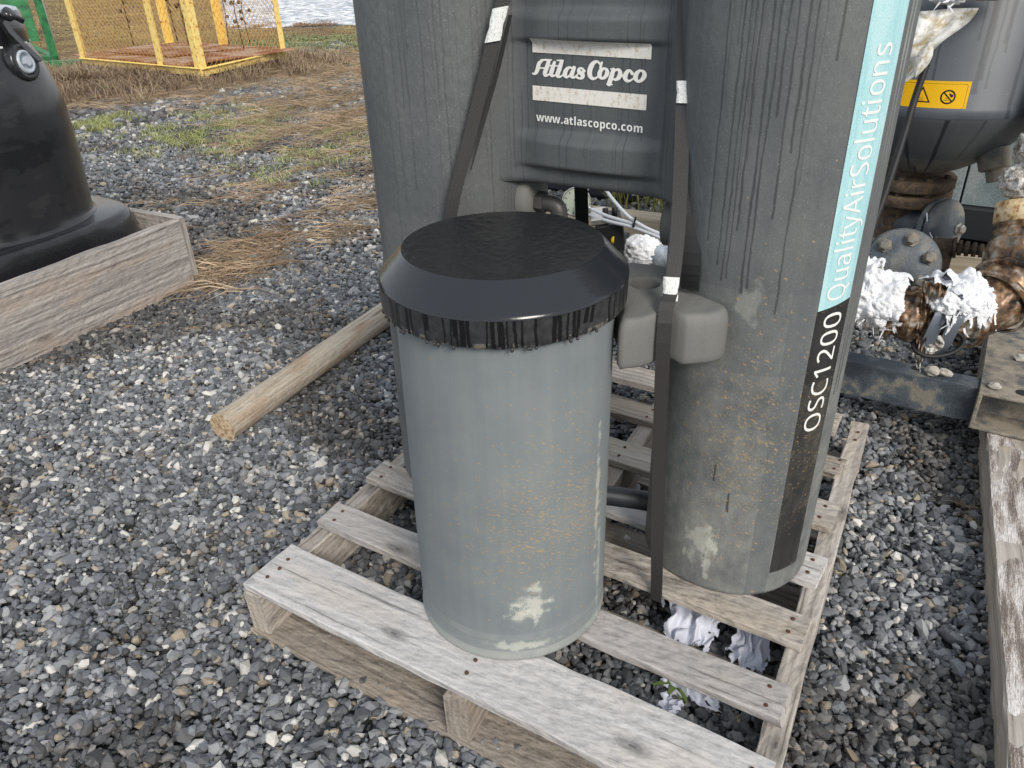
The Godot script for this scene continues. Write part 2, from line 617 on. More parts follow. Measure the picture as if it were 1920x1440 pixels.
func warning_tex() -> ImageTexture:
	var w := 640
	var h := 288
	var d := PackedByteArray(); d.resize(w * h * 3)
	var f := nz(77, 0.05, w, h, 1, 1, 3)
	for y in h:
		for x in w:
			var p := Vector2(x, y)
			var c := Vector3(238, 186, 20) * (0.95 + 0.1 * f[y * w + x] / 255.0)
			var q := (p - Vector2(320, 144)).abs() - Vector2(320 - 26 - 20, 144 - 26 - 20)
			var e := Vector2(maxf(q.x, 0), maxf(q.y, 0)).length() + minf(maxf(q.x, q.y), 0.0) - 20.0
			var black := absf(e) < 2.0
			# triangle
			var t := p - Vector2(215, 160)
			var a := maxf(maxf(t.y - 45.0, (-t.y * 0.5 + absf(t.x) * 0.866) - 45.0), -1000.0)
			if absf(a) < 6.5: black = true
			# prohibition ring and bar
			var o := p - Vector2(455, 150)
			if absf(o.length() - 62.0) < 8.0: black = true
			if o.length() < 62.0 and absf(o.x * 0.707 - o.y * 0.707) < 7.0: black = true
			# hand
			if (o - Vector2(32, -12)).length() < 15.0: black = true
			for k in 4:
				var b := Vector2(14 + k * 4, -24 + k * 2)
				var e2 := o - b
				if absf(e2.x - e2.y * 0.2 + 4.0 - k) < 2.6 and e2.y > -14 and e2.y < 8: black = true
			# hot surface with rising waves
			for s in [Vector2(215, 190), Vector2(445, 182)]:
				var z: Vector2 = p - s
				if absf(z.y) < 2.5 and absf(z.x) < 26: black = true
				for k in [-12, 0, 12]:
					if z.y < -8 and z.y > -30 and absf(z.x - k - 3.0 * sin(z.y * 0.35)) < 1.8: black = true
			if black: c = Vector3(22, 20, 18)
			put3(d, (y * w + x) * 3, c)
	return tex(w, h, d)

func lettering(st: SurfaceTool, words: String, bold: bool, f: Callable) -> void:
	# f maps (0..1 along the line, height in line heights) to a point; returns the flat letters as a skin
	var tm := TextMesh.new()
	var key := "b" if bold else "r"
	if not fonts.has(key):
		var sf := SystemFont.new()
		sf.font_names = PackedStringArray(["Droid Sans"])
		sf.font_weight = 700 if bold else 400
		fonts[key] = sf
	tm.font = fonts[key]
	tm.text = words
	tm.font_size = 48
	tm.depth = 0.0
	tm.pixel_size = 0.01
	tm.curve_step = 1.0
	var arr := tm.get_mesh_arrays()
	var vv: PackedVector3Array = arr[Mesh.ARRAY_VERTEX]
	var ii = arr[Mesh.ARRAY_INDEX]
	var lo := Vector3.ONE * 1e9
	var hi := Vector3.ONE * -1e9
	for p in vv: lo = lo.min(p); hi = hi.max(p)
	var V := PackedVector3Array()
	var U := PackedVector2Array()
	var n: int = ii.size() if ii != null and ii.size() > 0 else vv.size()
	var todo := []
	for i in n:
		var p: Vector3 = vv[ii[i]] if ii != null and ii.size() > 0 else vv[i]
		todo.append(Vector2((p.x - lo.x) / (hi.x - lo.x), (p.y - lo.y) / (hi.y - lo.y)))
	for pass_ in 3:   # short edges, so that the letters follow the round surface
		var nt := []
		for i in range(0, n, 3):
			var a: Vector2 = todo[i]
			var b: Vector2 = todo[i + 1]
			var c: Vector2 = todo[i + 2]
			if maxf(absf(a.y - b.y), maxf(absf(b.y - c.y), absf(c.y - a.y))) < 0.2:
				nt.append_array([a, b, c])
				continue
			var ab := (a + b) * 0.5
			var bc := (b + c) * 0.5
			var ca := (c + a) * 0.5
			nt.append_array([a, ab, ca, ab, b, bc, ca, bc, c, ab, bc, ca])
		todo = nt
		n = nt.size()
	for q in todo:
		V.append(f.call(q.x, q.y))
		U.append(q)
	emit(st, V, U, -1, Vector3(0.6, 0.3, 0.8))

# ------------------------------------------------------------------ the place
const PAD := 0.14     # top of the pallet

func _ready() -> void:
	rng.seed = 11
	var cam := Camera3D.new()
	cam.name = "camera"
	cam.position = Vector3(1.0741, 1.2265, 0.6734)
	cam.rotation = Vector3(-0.51711, 0.56232, -0.03622)
	cam.fov = 53.13
	cam.near = 0.05
	cam.far = 600.0
	add_child(cam)
	var env := Environment.new()
	var sky := Sky.new()
	var sm := ProceduralSkyMaterial.new()
	sm.sky_top_color = Color(0.80, 0.83, 0.87)
	sm.sky_horizon_color = Color(0.93, 0.94, 0.95)
	sm.sky_curve = 0.2
	sm.ground_bottom_color = Color(0.4, 0.4, 0.39)
	sm.ground_horizon_color = Color(0.6, 0.6, 0.6)
	sky.sky_material = sm
	env.background_mode = Environment.BG_SKY
	env.sky = sky
	env.background_energy_multiplier = 0.9
	env.tonemap_mode = Environment.TONE_MAPPER_LINEAR
	env.tonemap_exposure = 1.4
	env.sdfgi_enabled = true
	env.ssao_enabled = true
	env.ssil_enabled = true
	var we := WorldEnvironment.new()
	we.name = "environment"
	we.environment = env
	add_child(we)
	var sun := DirectionalLight3D.new()
	sun.name = "sun"
	sun.light_energy = 0.7
	sun.light_color = Color(1.0, 0.97, 0.93)
	sun.light_angular_distance = 20.0
	sun.shadow_enabled = true
	add_child(sun)
	sun.look_at_from_position(Vector3(3.1, 2.5, 2.2), Vector3.ZERO)
	materials()
	ground()
	pallet()
	separator()
	canister()
	straps()
	dryer()
	cabinet()
	left_side()
	yard_back()
	plants()
	small_things()

func materials() -> void:
	M.wood = []
	var wt := wood_tex(101, Vector3(216, 214, 211), Vector3(156, 152, 148), Vector3(204, 196, 184), 0.42)
	var wt2 := wood_tex(151, Vector3(192, 189, 184), Vector3(122, 117, 112), Vector3(178, 169, 155), 0.65)
	var wn := bumps(8, 0.05, 6.0, 512, 4)
	for c in [Color(1, 1, 1), Color(0.9, 0.89, 0.88)]: M.wood.append(with_normal(mat(c * Color(0.93, 0.93, 0.94), 0.9, 0, wt), wn, 0.4))
	for c in [Color(0.97, 0.95, 0.93), Color(0.86, 0.83, 0.8)]: M.wood.append(with_normal(mat(c, 0.9, 0, wt2), wn, 0.5))
	M.crate_wood = with_normal(mat(Color(0.92, 0.91, 0.90), 0.92, 0, wood_tex(171, Vector3(190, 186, 182), Vector3(118, 115, 113), Vector3(180, 162, 148), 0.9)), wn, 0.5)
	M.rust_nail = mat(g8(92, 60, 46), 0.85, 0.3)
	var orange_peel := bumps(3, 0.09, 3.0, 512, 2)
	M.peel = orange_peel
	var runsR := []
	for q in [[0.472, 0.517], [0.480, 0.525], [0.525, 0.493], [0.447, 0.534], [0.439, 0.53], [0.503, 0.62], [0.515, 0.70], [0.455, 0.60], [0.555, 0.80], [0.49, 0.74], [0.43, 0.55], [0.41, 0.58]]:
		runsR.append([hu(q[0]), 1.0, q[1], rng.randf_range(1.2, 2.3), 0.6])
	for k in 9: runsR.append([hu(rng.randf_range(0.38, 0.58)), 1.0, rng.randf_range(0.6, 0.9), rng.randf_range(0.7, 1.5), 0.3])
	runsR.append([hu(0.468), 0.245, 0.215, 2.6, 0.7]); runsR.append([hu(0.497), 0.20, 0.165, 2.6, 0.7])
	var clean := Vector3(80, 84, 87)
	var dust := Vector3(146, 147, 141)
	M.towerR = with_normal(mat(Color.WHITE, 0.55, 0, plastic_tex(201, 512, 1024, clean, dust, {"runs": runsR, "dmin": 0.22, "bands": [[0.0, 0.52, 0.22], [0.0, 0.40, 0.18], [0.0, 0.2, 0.14]], "scrapes": [[0.416, 0.095, 0.06, 0.045, 0.55], [0.452, 0.07, 0.024, 0.05, 0.6], [0.47, 0.5, 0.04, 0.03, 0.3]], "wiped": [[0.596, 0.676, 0.0, 0.53]], "specks": [[0.36, 0.66, 0.14, 0.38, 900], [0.4, 0.64, 0.2, 0.5, 350]], "flecks": 1800})), orange_peel, 0.1)
	var runsL := []
	for k in 26: runsL.append([rng.randf_range(0.05, 0.8), 1.0, rng.randf_range(0.35, 0.8), rng.randf_range(0.8, 1.8), rng.randf_range(0.12, 0.35)])
	M.towerL = with_normal(mat(Color.WHITE, 0.5, 0, plastic_tex(231, 512, 1024, clean, dust * 0.92, {"runs": runsL, "dmin": 0.2, "flecks": 4200, "bands": [[0.0, 0.55, 0.15]]})), orange_peel, 0.14)
	var runsP := []
	for k in 30: runsP.append([rng.randf_range(0.03, 0.97), rng.randf_range(0.4, 1.0), rng.randf_range(0.02, 0.3), rng.randf_range(0.7, 1.4), rng.randf_range(0.2, 0.5)])
	M.panel = with_normal(mat(Color.WHITE, 0.5, 0, plastic_tex(251, 400, 560, clean, dust * 0.8, {"runs": runsP, "dmin": 0.12, "grain": 0.6, "flecks": 400})), orange_peel, 0.08)
	for k in [M.towerR, M.towerL]: half(k)
	M.yoke = tri(with_normal(mat(Color.WHITE, 0.75, 0, plastic_tex(271, 512, 512, Vector3(86, 89, 90), Vector3(142, 139, 131), {"dmin": 0.40, "grain": 1.2})), orange_peel, 0.12), 2.2)
	M.canister = with_normal(mat(Color.WHITE, 0.6, 0, plastic_tex(301, 512, 768, Vector3(101, 110, 116), Vector3(145, 149, 146), {"dmin": 0.42, "grain": 0.55, "bands": [[0.0, 0.035, 0.9], [0.035, 0.07, 0.15], [0.075, 0.10, 0.35]], "scrapes": [[0.55, 0.205, 0.05, 0.055, 0.75], [0.516, 0.17, 0.036, 0.03, 0.7], [0.53, 0.055, 0.11, 0.016, 0.6], [0.81, 0.45, 0.012, 0.22, 0.6], [0.836, 0.2, 0.016, 0.16, 0.45]], "specks": [[0.38, 0.82, 0.3, 0.55, 1300], [0.5, 0.82, 0.32, 0.7, 800], [0.34, 0.82, 0.3, 0.85, 300]]})), orange_peel, 0.03)
	half(M.canister)
	M.lid_skirt = mat(Color.WHITE, 0.42, 0, lid_skirt_tex())
	M.lid_bevel = with_normal(mat(g8(32, 35, 40), 0.18), bumps(41, 0.03, 3.0, 512, 4), 0.15)
	M.lid_top = with_normal(mat(g8(23, 24, 27), 0.28), bumps(43, 0.03, 5.0, 512, 3), 0.4)
	M.strap = with_normal(mat(g8(50, 48, 48), 0.55), bumps(45, 0.2, 3.0, 256, 2), 0.4)
	M.strap.uv1_scale = Vector3(1, 2, 1)
	M.seal = with_normal(mat(Color.WHITE, 0.5, 0.0, mix_tex(47, 128, 128, 0.05, 1, 1, [Vector3(120, 124, 124), Vector3(206, 210, 208), Vector3(230, 232, 230)], [0.26, 0.36], 0.15)), bumps(46, 0.06, 10.0, 256, 3), 0.6)
	M.bar_print = tri(mat(Color.WHITE, 0.7, 0, mix_tex(61, 512, 512, 0.03, 1, 2, [Vector3(178, 150, 120), Vector3(214, 208, 196), Vector3(228, 226, 220)], [0.22, 0.40], 0.35)), 6.0)
	M.white_print = mat(g8(228, 229, 226), 0.6)
	var lg := mat(Color.WHITE, 0.6, 0, logo_tex())
	lg.transparency = BaseMaterial3D.TRANSPARENCY_ALPHA_SCISSOR
	lg.alpha_scissor_threshold = 0.5
	M.logo = lg
	M.stripe_teal = mat(Color.WHITE, 0.38, 0, mix_tex(64, 256, 512, 0.012, 1, 3, [Vector3(160, 205, 211), Vector3(168, 211, 216), Vector3(180, 216, 220)], [0.38, 0.6], 0.08))
	M.stripe_black = mat(Color.WHITE, 0.5, 0, plastic_tex(321, 96, 768, Vector3(34, 35, 37), Vector3(112, 106, 92), {"dmin": 0.1, "grain": 1.4, "specks": [[0.05, 0.95, 0.28, 0.75, 420], [0.05, 0.95, 0.3, 0.98, 130]], "bands": [[0.25, 0.75, 0.3]]}))
	M.steel = tri(with_normal(mat(Color.WHITE, 0.55, 0.0, mix_tex(71, 512, 512, 0.01, 1, 1, [Vector3(66, 74, 82), Vector3(84, 92, 100), Vector3(128, 124, 114)], [0.44, 0.60], 0.25)), orange_peel, 0.2), 1.3)
	M.steel_dusty = tri(mat(Color.WHITE, 0.8, 0, mix_tex(75, 512, 512, 0.012, 1, 1, [Vector3(92, 94, 94), Vector3(128, 122, 112), Vector3(150, 142, 128)], [0.40, 0.58], 0.3)), 1.7)
	var runsT := []
	for k in 16: runsT.append([rng.randf_range(0.2, 0.8), 1.0, rng.randf_range(0.0, 0.2), rng.randf_range(1.5, 3.5), 0.55])
	M.tank = mat(Color.WHITE, 0.42, 0, plastic_tex(341, 512, 512, Vector3(74, 80, 88), Vector3(112, 118, 122), {"dmin": 0.22, "grain": 0.4, "runs": runsT, "flecks": 60}))
	M.tank_dome = mat(Color.WHITE, 0.5, 0, plastic_tex(351, 512, 256, Vector3(76, 83, 90), Vector3(140, 130, 116), {"dmin": 0.22, "grain": 0.5, "bands": [[0.0, 0.55, 0.55], [0.0, 0.35, 0.3]], "runs": [[0.44, 1.0, 0.3, 3.0, 0.9], [0.47, 0.42, 0.2, 6.0, 0.9], [0.54, 1.0, 0.25, 4.0, 0.9], [0.36, 1.0, 0.55, 2.0, 0.5], [0.64, 1.0, 0.6, 2.0, 0.5]]}))
	half(M.tank); half(M.tank_dome)
	M.rust = tri(mat(Color.WHITE, 0.95, 0, mix_tex(81, 512, 512, 0.02, 1, 1, [Vector3(62, 52, 45), Vector3(86, 74, 62), Vector3(112, 92, 70)], [0.42, 0.62], 0.4)), 3.0)
	M.rust_floor = tri(mat(Color.WHITE, 0.95, 0, mix_tex(85, 512, 512, 0.008, 1, 1, [Vector3(126, 78, 50), Vector3(158, 112, 80), Vector3(178, 152, 138)], [0.42, 0.60], 0.25)), 0.5)
	M.warning = mat(Color.WHITE, 0.45, 0, warning_tex())
	M.wool = tri(with_normal(mat(g8(226, 228, 232), 0.95), bumps(91, 0.03, 12.0, 512, 5), 0.8), 4.0)
	M.wool_dirty = tri(with_normal(mat(Color.WHITE, 0.95, 0, mix_tex(93, 512, 512, 0.02, 1, 1, [Vector3(120, 108, 96), Vector3(176, 168, 156), Vector3(224, 224, 222)], [0.36, 0.52], 0.3)), bumps(92, 0.05, 16.0, 512, 4), 0.9), 3.5)
	var foil := mix_tex(95, 512, 512, 0.010, 1, 1, [Vector3(38, 31, 27), Vector3(92, 71, 53), Vector3(140, 105, 73), Vector3(168, 158, 142), Vector3(206, 203, 196)], [0.38, 0.50, 0.60, 0.70], 0.08)
	M.foil = tri(with_normal(mat(Color.WHITE, 0.38, 0.3, foil), bumps(96, 0.012, 14.0, 512, 3), 0.7), 3.0)
	M.foil_film = with_normal(mat(Color.WHITE, 0.5, 0.05, mix_tex(97, 512, 512, 0.01, 2, 1, [Vector3(176, 164, 134), Vector3(192, 189, 180), Vector3(214, 214, 210)], [0.34, 0.5], 0.08)), bumps(98, 0.012, 8.0, 512, 3), 0.4)
	M.ochre = tri(mat(Color.WHITE, 0.7, 0, mix_tex(99, 256, 256, 0.02, 1, 1, [Vector3(120, 74, 34), Vector3(204, 176, 126), Vector3(222, 204, 168)], [0.36, 0.5], 0.2)), 6.0)
	M.band = mat(g8(104, 112, 122), 0.5, 0.3)
	M.black_rubber = mat(g8(20, 20, 22), 0.6)
	M.black_plastic = with_normal(mat(Color.WHITE, 0.22, 0, mix_tex(103, 512, 512, 0.012, 1, 8, [Vector3(30, 31, 34), Vector3(40, 41, 44), Vector3(50, 51, 52)], [0.46, 0.70], 0.12)), orange_peel, 0.04)
	M.grey_lid = mat(g8(168, 176, 186), 0.35)
	M.galv = tri(mat(Color.WHITE, 0.45, 0.5, mix_tex(105, 256, 256, 0.03, 1, 1, [Vector3(128, 138, 148), Vector3(160, 170, 180), Vector3(184, 192, 200)], [0.42, 0.6], 0.15)), 4.0)
	M.chrome = mat(g8(196, 192, 184), 0.3, 0.8)
	M.dark_metal = mat(g8(84, 84, 84), 0.5, 0.4)
	M.tube_white = mat(g8(208, 212, 218), 0.4)
	M.dial = mat(g8(198, 206, 186), 0.5)
	M.label_yellow = mat(g8(224, 190, 40), 0.6)
	M.cab_panel = tri(mat(Color.WHITE, 0.45, 0, mix_tex(107, 256, 256, 0.01, 1, 4, [Vector3(106, 118, 120), Vector3(116, 128, 130), Vector3(130, 138, 138)], [0.45, 0.62], 0.08)), 1.0)
	M.cab_base = mat(g8(30, 32, 36), 0.55)
	M.timber = with_normal(mat(Color.WHITE, 0.92, 0, timber_tex()), wn, 0.8)
	M.timber_side = mat(Color(0.97, 0.95, 0.93), 0.95, 0, wt2)
	M.sleeper = mat(Color(0.92, 0.88, 0.8), 0.95, 0, wt2)
	M.pole = with_normal(mat(Color(0.98, 0.96, 0.93), 0.9, 0, wood_tex(181, Vector3(188, 182, 172), Vector3(136, 127, 115), Vector3(152, 124, 102), 0.8)), wn, 0.5)
	M.pole_end = tri(mat(Color.WHITE, 0.95, 0, mix_tex(183, 128, 128, 0.05, 1, 1, [Vector3(128, 104, 78), Vector3(172, 150, 120), Vector3(190, 172, 146)], [0.4, 0.55], 0.4)), 9.0)
	M.yellow = tri(mat(Color.WHITE, 0.6, 0, mix_tex(113, 256, 256, 0.03, 1, 1, [Vector3(150, 96, 50), Vector3(232, 196, 104), Vector3(240, 214, 134)], [0.26, 0.42], 0.15)), 1.5)
	M.yellow_mesh = mat(g8(204, 160, 90), 0.7)
	M.green = tri(mat(Color.WHITE, 0.55, 0, mix_tex(115, 256, 256, 0.02, 1, 1, [Vector3(40, 84, 58), Vector3(36, 112, 66), Vector3(52, 124, 78)], [0.4, 0.6], 0.1)), 1.0)
	M.grey_paint = mat(g8(166, 166, 162), 0.6)
	M.plastic_film = with_normal(mat(g8(214, 218, 232), 0.55), bumps(117, 0.012, 8.0, 512, 4), 0.5)
	M.plastic_film.backlight_enabled = true
	M.plastic_film.backlight = Color(0.3, 0.3, 0.32)
	M.hose = mat(g8(38, 42, 48), 0.5)
	M.stone = mat(Color.WHITE, 0.7)
	M.stone.vertex_color_use_as_albedo = true
	M.blade = mat(Color.WHITE, 0.8)
	M.blade.vertex_color_use_as_albedo = true
	M.blade.cull_mode = BaseMaterial3D.CULL_DISABLED
	M.stalk = mat(g8(74, 58, 46), 0.9)
	M.leaf = mat(g8(98, 118, 62), 0.7)

# textures that cover the half turn facing the yard, repeated behind
func half(m: StandardMaterial3D) -> void:
	m.uv1_scale = Vector3(2, 1, 1)
	m.uv1_offset = Vector3(-0.5, 0, 0)

func hu(u: float) -> float:
	return u * 2.0 - 0.5

# ------------------------------------------------------------------ ground
func ground() -> void:
	var pal := [Vector3(84, 87, 92), Vector3(108, 110, 114), Vector3(136, 136, 138), Vector3(196, 193, 186), Vector3(150, 132, 108)]
	var gm := mat(Color(0.72, 0.72, 0.72), 0.95, 0, speckle_tex(401, 1024, 1024, 0.035, pal, [0.4, 0.28, 0.17, 0.1, 0.05]))
	gm.uv1_triplanar = true
	gm.uv1_world_triplanar = true
	gm.uv1_scale = Vector3.ONE / 0.95
	var st := mb()
	p_sheet(st, 40, 40, func(u, v): return Vector3((u - 0.5) * 500.0 - 20.0, -0.016, (v - 0.5) * 500.0 - 20.0), Vector3.UP)
	var g := obj("ground", st, gm)
	tag(g, "dark grey crushed stone yard around and under the pallet", "ground", "", "structure")
	var rm := mat(Color.WHITE, 0.95, 0, speckle_tex(405, 1024, 1024, 0.04, [Vector3(150, 156, 166), Vector3(186, 190, 196), Vector3(214, 216, 218), Vector3(232, 232, 230)], [0.3, 0.3, 0.25, 0.15]))
	rm.uv1_triplanar = true
	rm.uv1_world_triplanar = true
	rm.uv1_scale = Vector3.ONE / 5.0
	# the pale road lies across the view, about 17 m out
	var f := Vector3(-0.533, 0, -0.846)
	var r := Vector3(0.846, 0, -0.533)
	var o := Vector3(1.07, 0, 0.67)
	var fn := noise(9, 0.25, 3)
	st = mb()
	p_sheet(st, 90, 6, func(u, v):
		var d: float = 16.6 + v * 60.0
		var a := lerpf(-0.335 * d + fn.get_noise_1d(d * 2.0) * 0.6, 60.0, u)
		if v < 0.01: d += fn.get_noise_1d(a) * 1.2
		return o + f * d + r * a + Vector3(0, -0.008, 0), Vector3.UP)
	tag(obj("gravel_road", st, rm), "pale grey gravel road beyond the lawn at the top of the picture", "road", "", "structure")
	var lm := mat(Color.WHITE, 0.95, 0, mix_tex(409, 512, 512, 0.02, 1, 1, [Vector3(92, 80, 54), Vector3(150, 128, 84), Vector3(126, 122, 66), Vector3(176, 152, 104)], [0.38, 0.5, 0.62], 0.4))
	lm.uv1_triplanar = true
	lm.uv1_world_triplanar = true
	lm.uv1_scale = Vector3.ONE / 3.0
	st = mb()
	p_sheet(st, 90, 6, func(u, v):
		var a := lerpf(-45.0, 45.0, u)
		var d: float = 9.9 + v * (6.2 if a > -5.2 else 45.0)
		if v < 0.01: d += fn.get_noise_1d(a + 90.0) * 1.2
		if v > 0.99: d += fn.get_noise_1d(a + 190.0) * 1.0
		return o + f * d + r * a + Vector3(0, -0.012, 0), Vector3.UP)
	tag(obj("lawn", st, lm), "strip of dry yellow and green grass before the road", "lawn", "", "structure")
	# crushed stone
	var kinds := []
	for k in 4:
		var rr := RandomNumberGenerator.new(); rr.seed = 50 + k
		var base := {}
		var V := PackedVector3Array()
		var U := PackedVector2Array()
		for p in ico():
			var key := "%.3f %.3f %.3f" % [p.x, p.y, p.z]
			if not base.has(key):
				base[key] = p * rr.randf_range(0.72, 1.25) * Vector3(1.0, rr.randf_range(0.75, 1.0), 1.0)
			V.append(base[key] * 0.5 * Vector3(1.0, 0.74, 0.84)); U.append(Vector2.ZERO)
		var s := mb()
		emit(s, V, U, -1)
		s.generate_normals()
		kinds.append(s.commit())
	var zones := [[0.0, 2.3, 60000, 0.0185, 0.010, 180.0], [0.15, 3.4, 135000, 0.0172, 0.010], [3.4, 7.5, 125000, 0.0225, 0.009], [7.5, 13.5, 60000, 0.048, 0.006]]
	var put := []
	for k in 4: put.append([[], []])
	var dark_patch := noise(21, 0.9, 3)
	var pale := noise(22, 0.55, 3)
	for z in zones:
		for n in int(z[2]):
			var wide: float = z[5] if z.size() > 5 else 50.0
			var a := deg_to_rad(rng.randf_range(-wide, wide))
			if wide > 90.0 and absf(a) < deg_to_rad(50.0): continue
			var d := sqrt(lerpf(z[0] * z[0], z[1] * z[1], rng.randf()))
			var p := o + (f * cos(a) + r * sin(a)) * d
			var s: float = z[3] * clampf(exp(rng.randfn(0.0, 0.36)), 0.45, 2.2)
			var dm := dark_patch.get_noise_2d(p.x, p.z)
			var t := rng.randf()
			var c: Vector3
			var light := 0.075 + pale.get_noise_2d(p.x, p.z) * 0.10
			if t < light: c = Vector3(0.47, 0.46, 0.43) * rng.randf_range(0.75, 1.3)
			elif t < light + 0.04: c = Vector3(0.30, 0.255, 0.195) * rng.randf_range(0.8, 1.3)
			elif t < light + 0.28: c = Vector3(0.235, 0.24, 0.248) * rng.randf_range(0.8, 1.3)
			else: c = Vector3(0.118, 0.125, 0.137) * rng.randf_range(0.55, 1.5)
			if rng.randf() < ss(0.02, 0.34, dm): c *= Vector3(0.58, 0.55, 0.52)  # some stones darker and browner, gathered in random patches
			var b := Basis.from_euler(Vector3(rng.randfn(0, 0.5), rng.randf() * TAU, rng.randfn(0, 0.5))).scaled_local(Vector3(s * rng.randf_range(0.85, 1.4), s * rng.randf_range(0.75, 1.25), s))
			var k := rng.randi() % 4
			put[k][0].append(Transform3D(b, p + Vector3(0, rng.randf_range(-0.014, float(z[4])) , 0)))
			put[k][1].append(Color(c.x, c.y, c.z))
	var gr := thing("gravel", "loose crushed slate grey stones with some white ones covering the yard", "gravel")
	gr.set_meta("kind", "stuff")
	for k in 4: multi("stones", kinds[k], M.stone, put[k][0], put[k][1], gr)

func multi(called: String, mesh: Mesh, m: Material, xf: Array, cols: Array, parent: Node3D) -> void:
	var mm := MultiMesh.new()
	mm.transform_format = MultiMesh.TRANSFORM_3D
	mm.use_colors = true
	mm.mesh = mesh
	mm.instance_count = xf.size()
	for i in xf.size():
		mm.set_instance_transform(i, xf[i])
		mm.set_instance_color(i, cols[i])
	var o := MultiMeshInstance3D.new()
	o.name = called
	o.multimesh = mm
	o.material_override = m
	o.set_meta("kind", "stuff")
	parent.add_child(o, true)

# ------------------------------------------------------------------ pallet
func nail(parent: Node3D, p: Vector3) -> void:
	var st := mb()
	p_lathe(st, [Vector2(0.0040, 0.0), Vector2(0.0037, 0.0018), Vector2(0.002, 0.0026)], 8, at(p, Vector3(rng.randf_range(-0.1, 0.1), 0, rng.randf_range(-0.1, 0.1))), 0, 0, Vector2i(1, 1))
	obj("nail", st, M.rust_nail, parent)

func pallet() -> void:
	var t := thing("wooden_pallet", "weathered grey wooden pallet with rusty nails carrying the grey tank and canister", "pallet", Vector3(0.5, 0, -0.6))
	var rows := [[-0.068, -0.078, 0.132, 0], [-0.254, -0.252, 0.075, 1], [-0.434, -0.424, 0.078, 2], [-0.60, -0.596, 0.086, 0], [-0.785, -0.78, 0.092, 2], [-0.985, -0.975, 0.078, 3], [-1.16, -1.165, 0.095, 2]]
	for k in rows.size():
		var q = rows[k]
		var xl: float = 0.002 + q[0] * 0.05
		var xr: float = 1.012 + q[1] * 0.052
		if k == 6: xr = 0.90
		var a := Vector3(xl, PAD - 0.009, q[0])
		var b := Vector3(xr, PAD - 0.009, q[1])
		var xf := Transform3D(Basis.from_euler(Vector3(0, -atan2(b.z - a.z, b.x - a.x), 0)), (a + b) * 0.5)
		var st := mb()
		var uvo := Vector2(rng.randf(), rng.randf())
		var w: float = q[2]
		if k == 5:
			# split end: a long board and a shorter splinter beside a gap
			p_plank(st, 0.80, 0.018, w, xf * at(Vector3(-0.09, 0, 0)), 500 + k, 0.003, 14, uvo)
			p_plank(st, 0.2, 0.018, 0.046, xf * at(Vector3(0.385, 0, 0.018)), 520, 0.004, 5, uvo, 0.008)
			p_plank(st, 0.2, 0.016, 0.022, xf * at(Vector3(0.385, -0.001, -0.024), Vector3(0, 0.03, 0)), 521, 0.004, 5, uvo, 0.012)
		else:
			p_plank(st, a.distance_to(b), 0.018, w, xf, 500 + k, 0.003, 18, uvo, 0.004)
		var bd := obj("deck_board", st, M.wood[q[3]], t)
		for s in [0.028, 0.5, 0.972]:
			if k == 6 and s > 0.9: continue
			var mid := a.lerp(b, s)
			for e in [-0.24, 0.24]:
				nail(bd, mid + Vector3(rng.randf_range(-0.006, 0.006), 0.0092, e * w + rng.randf_range(-0.004, 0.004)))
			if k == 0: nail(bd, mid + Vector3(0.004, 0.0092, 0.0))
	var xs := [[0.019, -0.038], [0.512, 0.45], [1.006, 0.945]]
	for k in 3:
		var a := Vector3(xs[k][0], 0, 0.0)
		var b := Vector3(xs[k][1], 0, -1.225)
		var xf := Transform3D(Basis.from_euler(Vector3(0, -atan2(b.z - a.z, b.x - a.x), 0)), (a + b) * 0.5 + Vector3(0, 0.0695, 0))
		var st := mb()
		p_plank(st, 1.225, 0.105, 0.042, xf, 540 + k, 0.004, 20, Vector2(rng.randf(), rng.randf()), 0.004)
		var s := obj("stringer", st, M.wood[3 if k == 1 else 2], t)
		if k == 2:
			for z in [-1.13, -1.17]: nail(s, Vector3(0.95, 0.1235, z))
	for q in [[-0.062, 0.13], [-0.36, 0.085], [-0.62, 0.085], [-0.88, 0.085], [-1.16, 0.12]]:
		var st := mb()
		var z: float = q[0]
		p_plank(st, 1.01, 0.016, q[1], at(Vector3(0.506 + z * 0.052, 0.009, z)), 560 + int(z * -100), 0.003, 14, Vector2(rng.randf(), rng.randf()))
		obj("bottom_board", st, M.wood[3], t)

# ------------------------------------------------------------------ oil separator
const TR := Vector3(0.785, 0, -0.605)
const TL := Vector3(0.160, 0, -0.605)

func sup(c: Vector3, R: float, deg: float, y: float) -> Vector3:
	var a := deg_to_rad(deg)
	var n := 2.15
	var r := R / pow(pow(absf(cos(a)), n) + pow(absf(sin(a)), n), 1.0 / n)
	return Vector3(c.x + r * cos(a), y, c.z + r * sin(a) + 0.014 * clampf(1.0 - (y - PAD) / 0.6, 0.0, 1.0))

func tower(st: SurfaceTool, c: Vector3, R: float, front: float, top: float) -> void:
	var rings := []
	var vs := []
	var prof := [[PAD, -0.007], [PAD + 0.003, -0.002], [PAD + 0.010, 0.0]]
	for k in 13: prof.append([lerpf(PAD + 0.012, top - 0.05, k / 12.0), 0.0])
	for k in 6:
		var a := k / 5.0 * PI * 0.5
		prof.append([top - 0.045 + 0.045 * sin(a), -0.045 * (1.0 - cos(a))])
	for q in prof:
		var ring := []
		for i in 96: ring.append(sup(c, R + q[1], front - (i / 96.0 - 0.5) * 360.0, q[0]))
		rings.append(ring)
		vs.append((q[0] - PAD) / 1.18)
	p_loft(st, rings, vs, true, Vector2i(1, 1), 0)

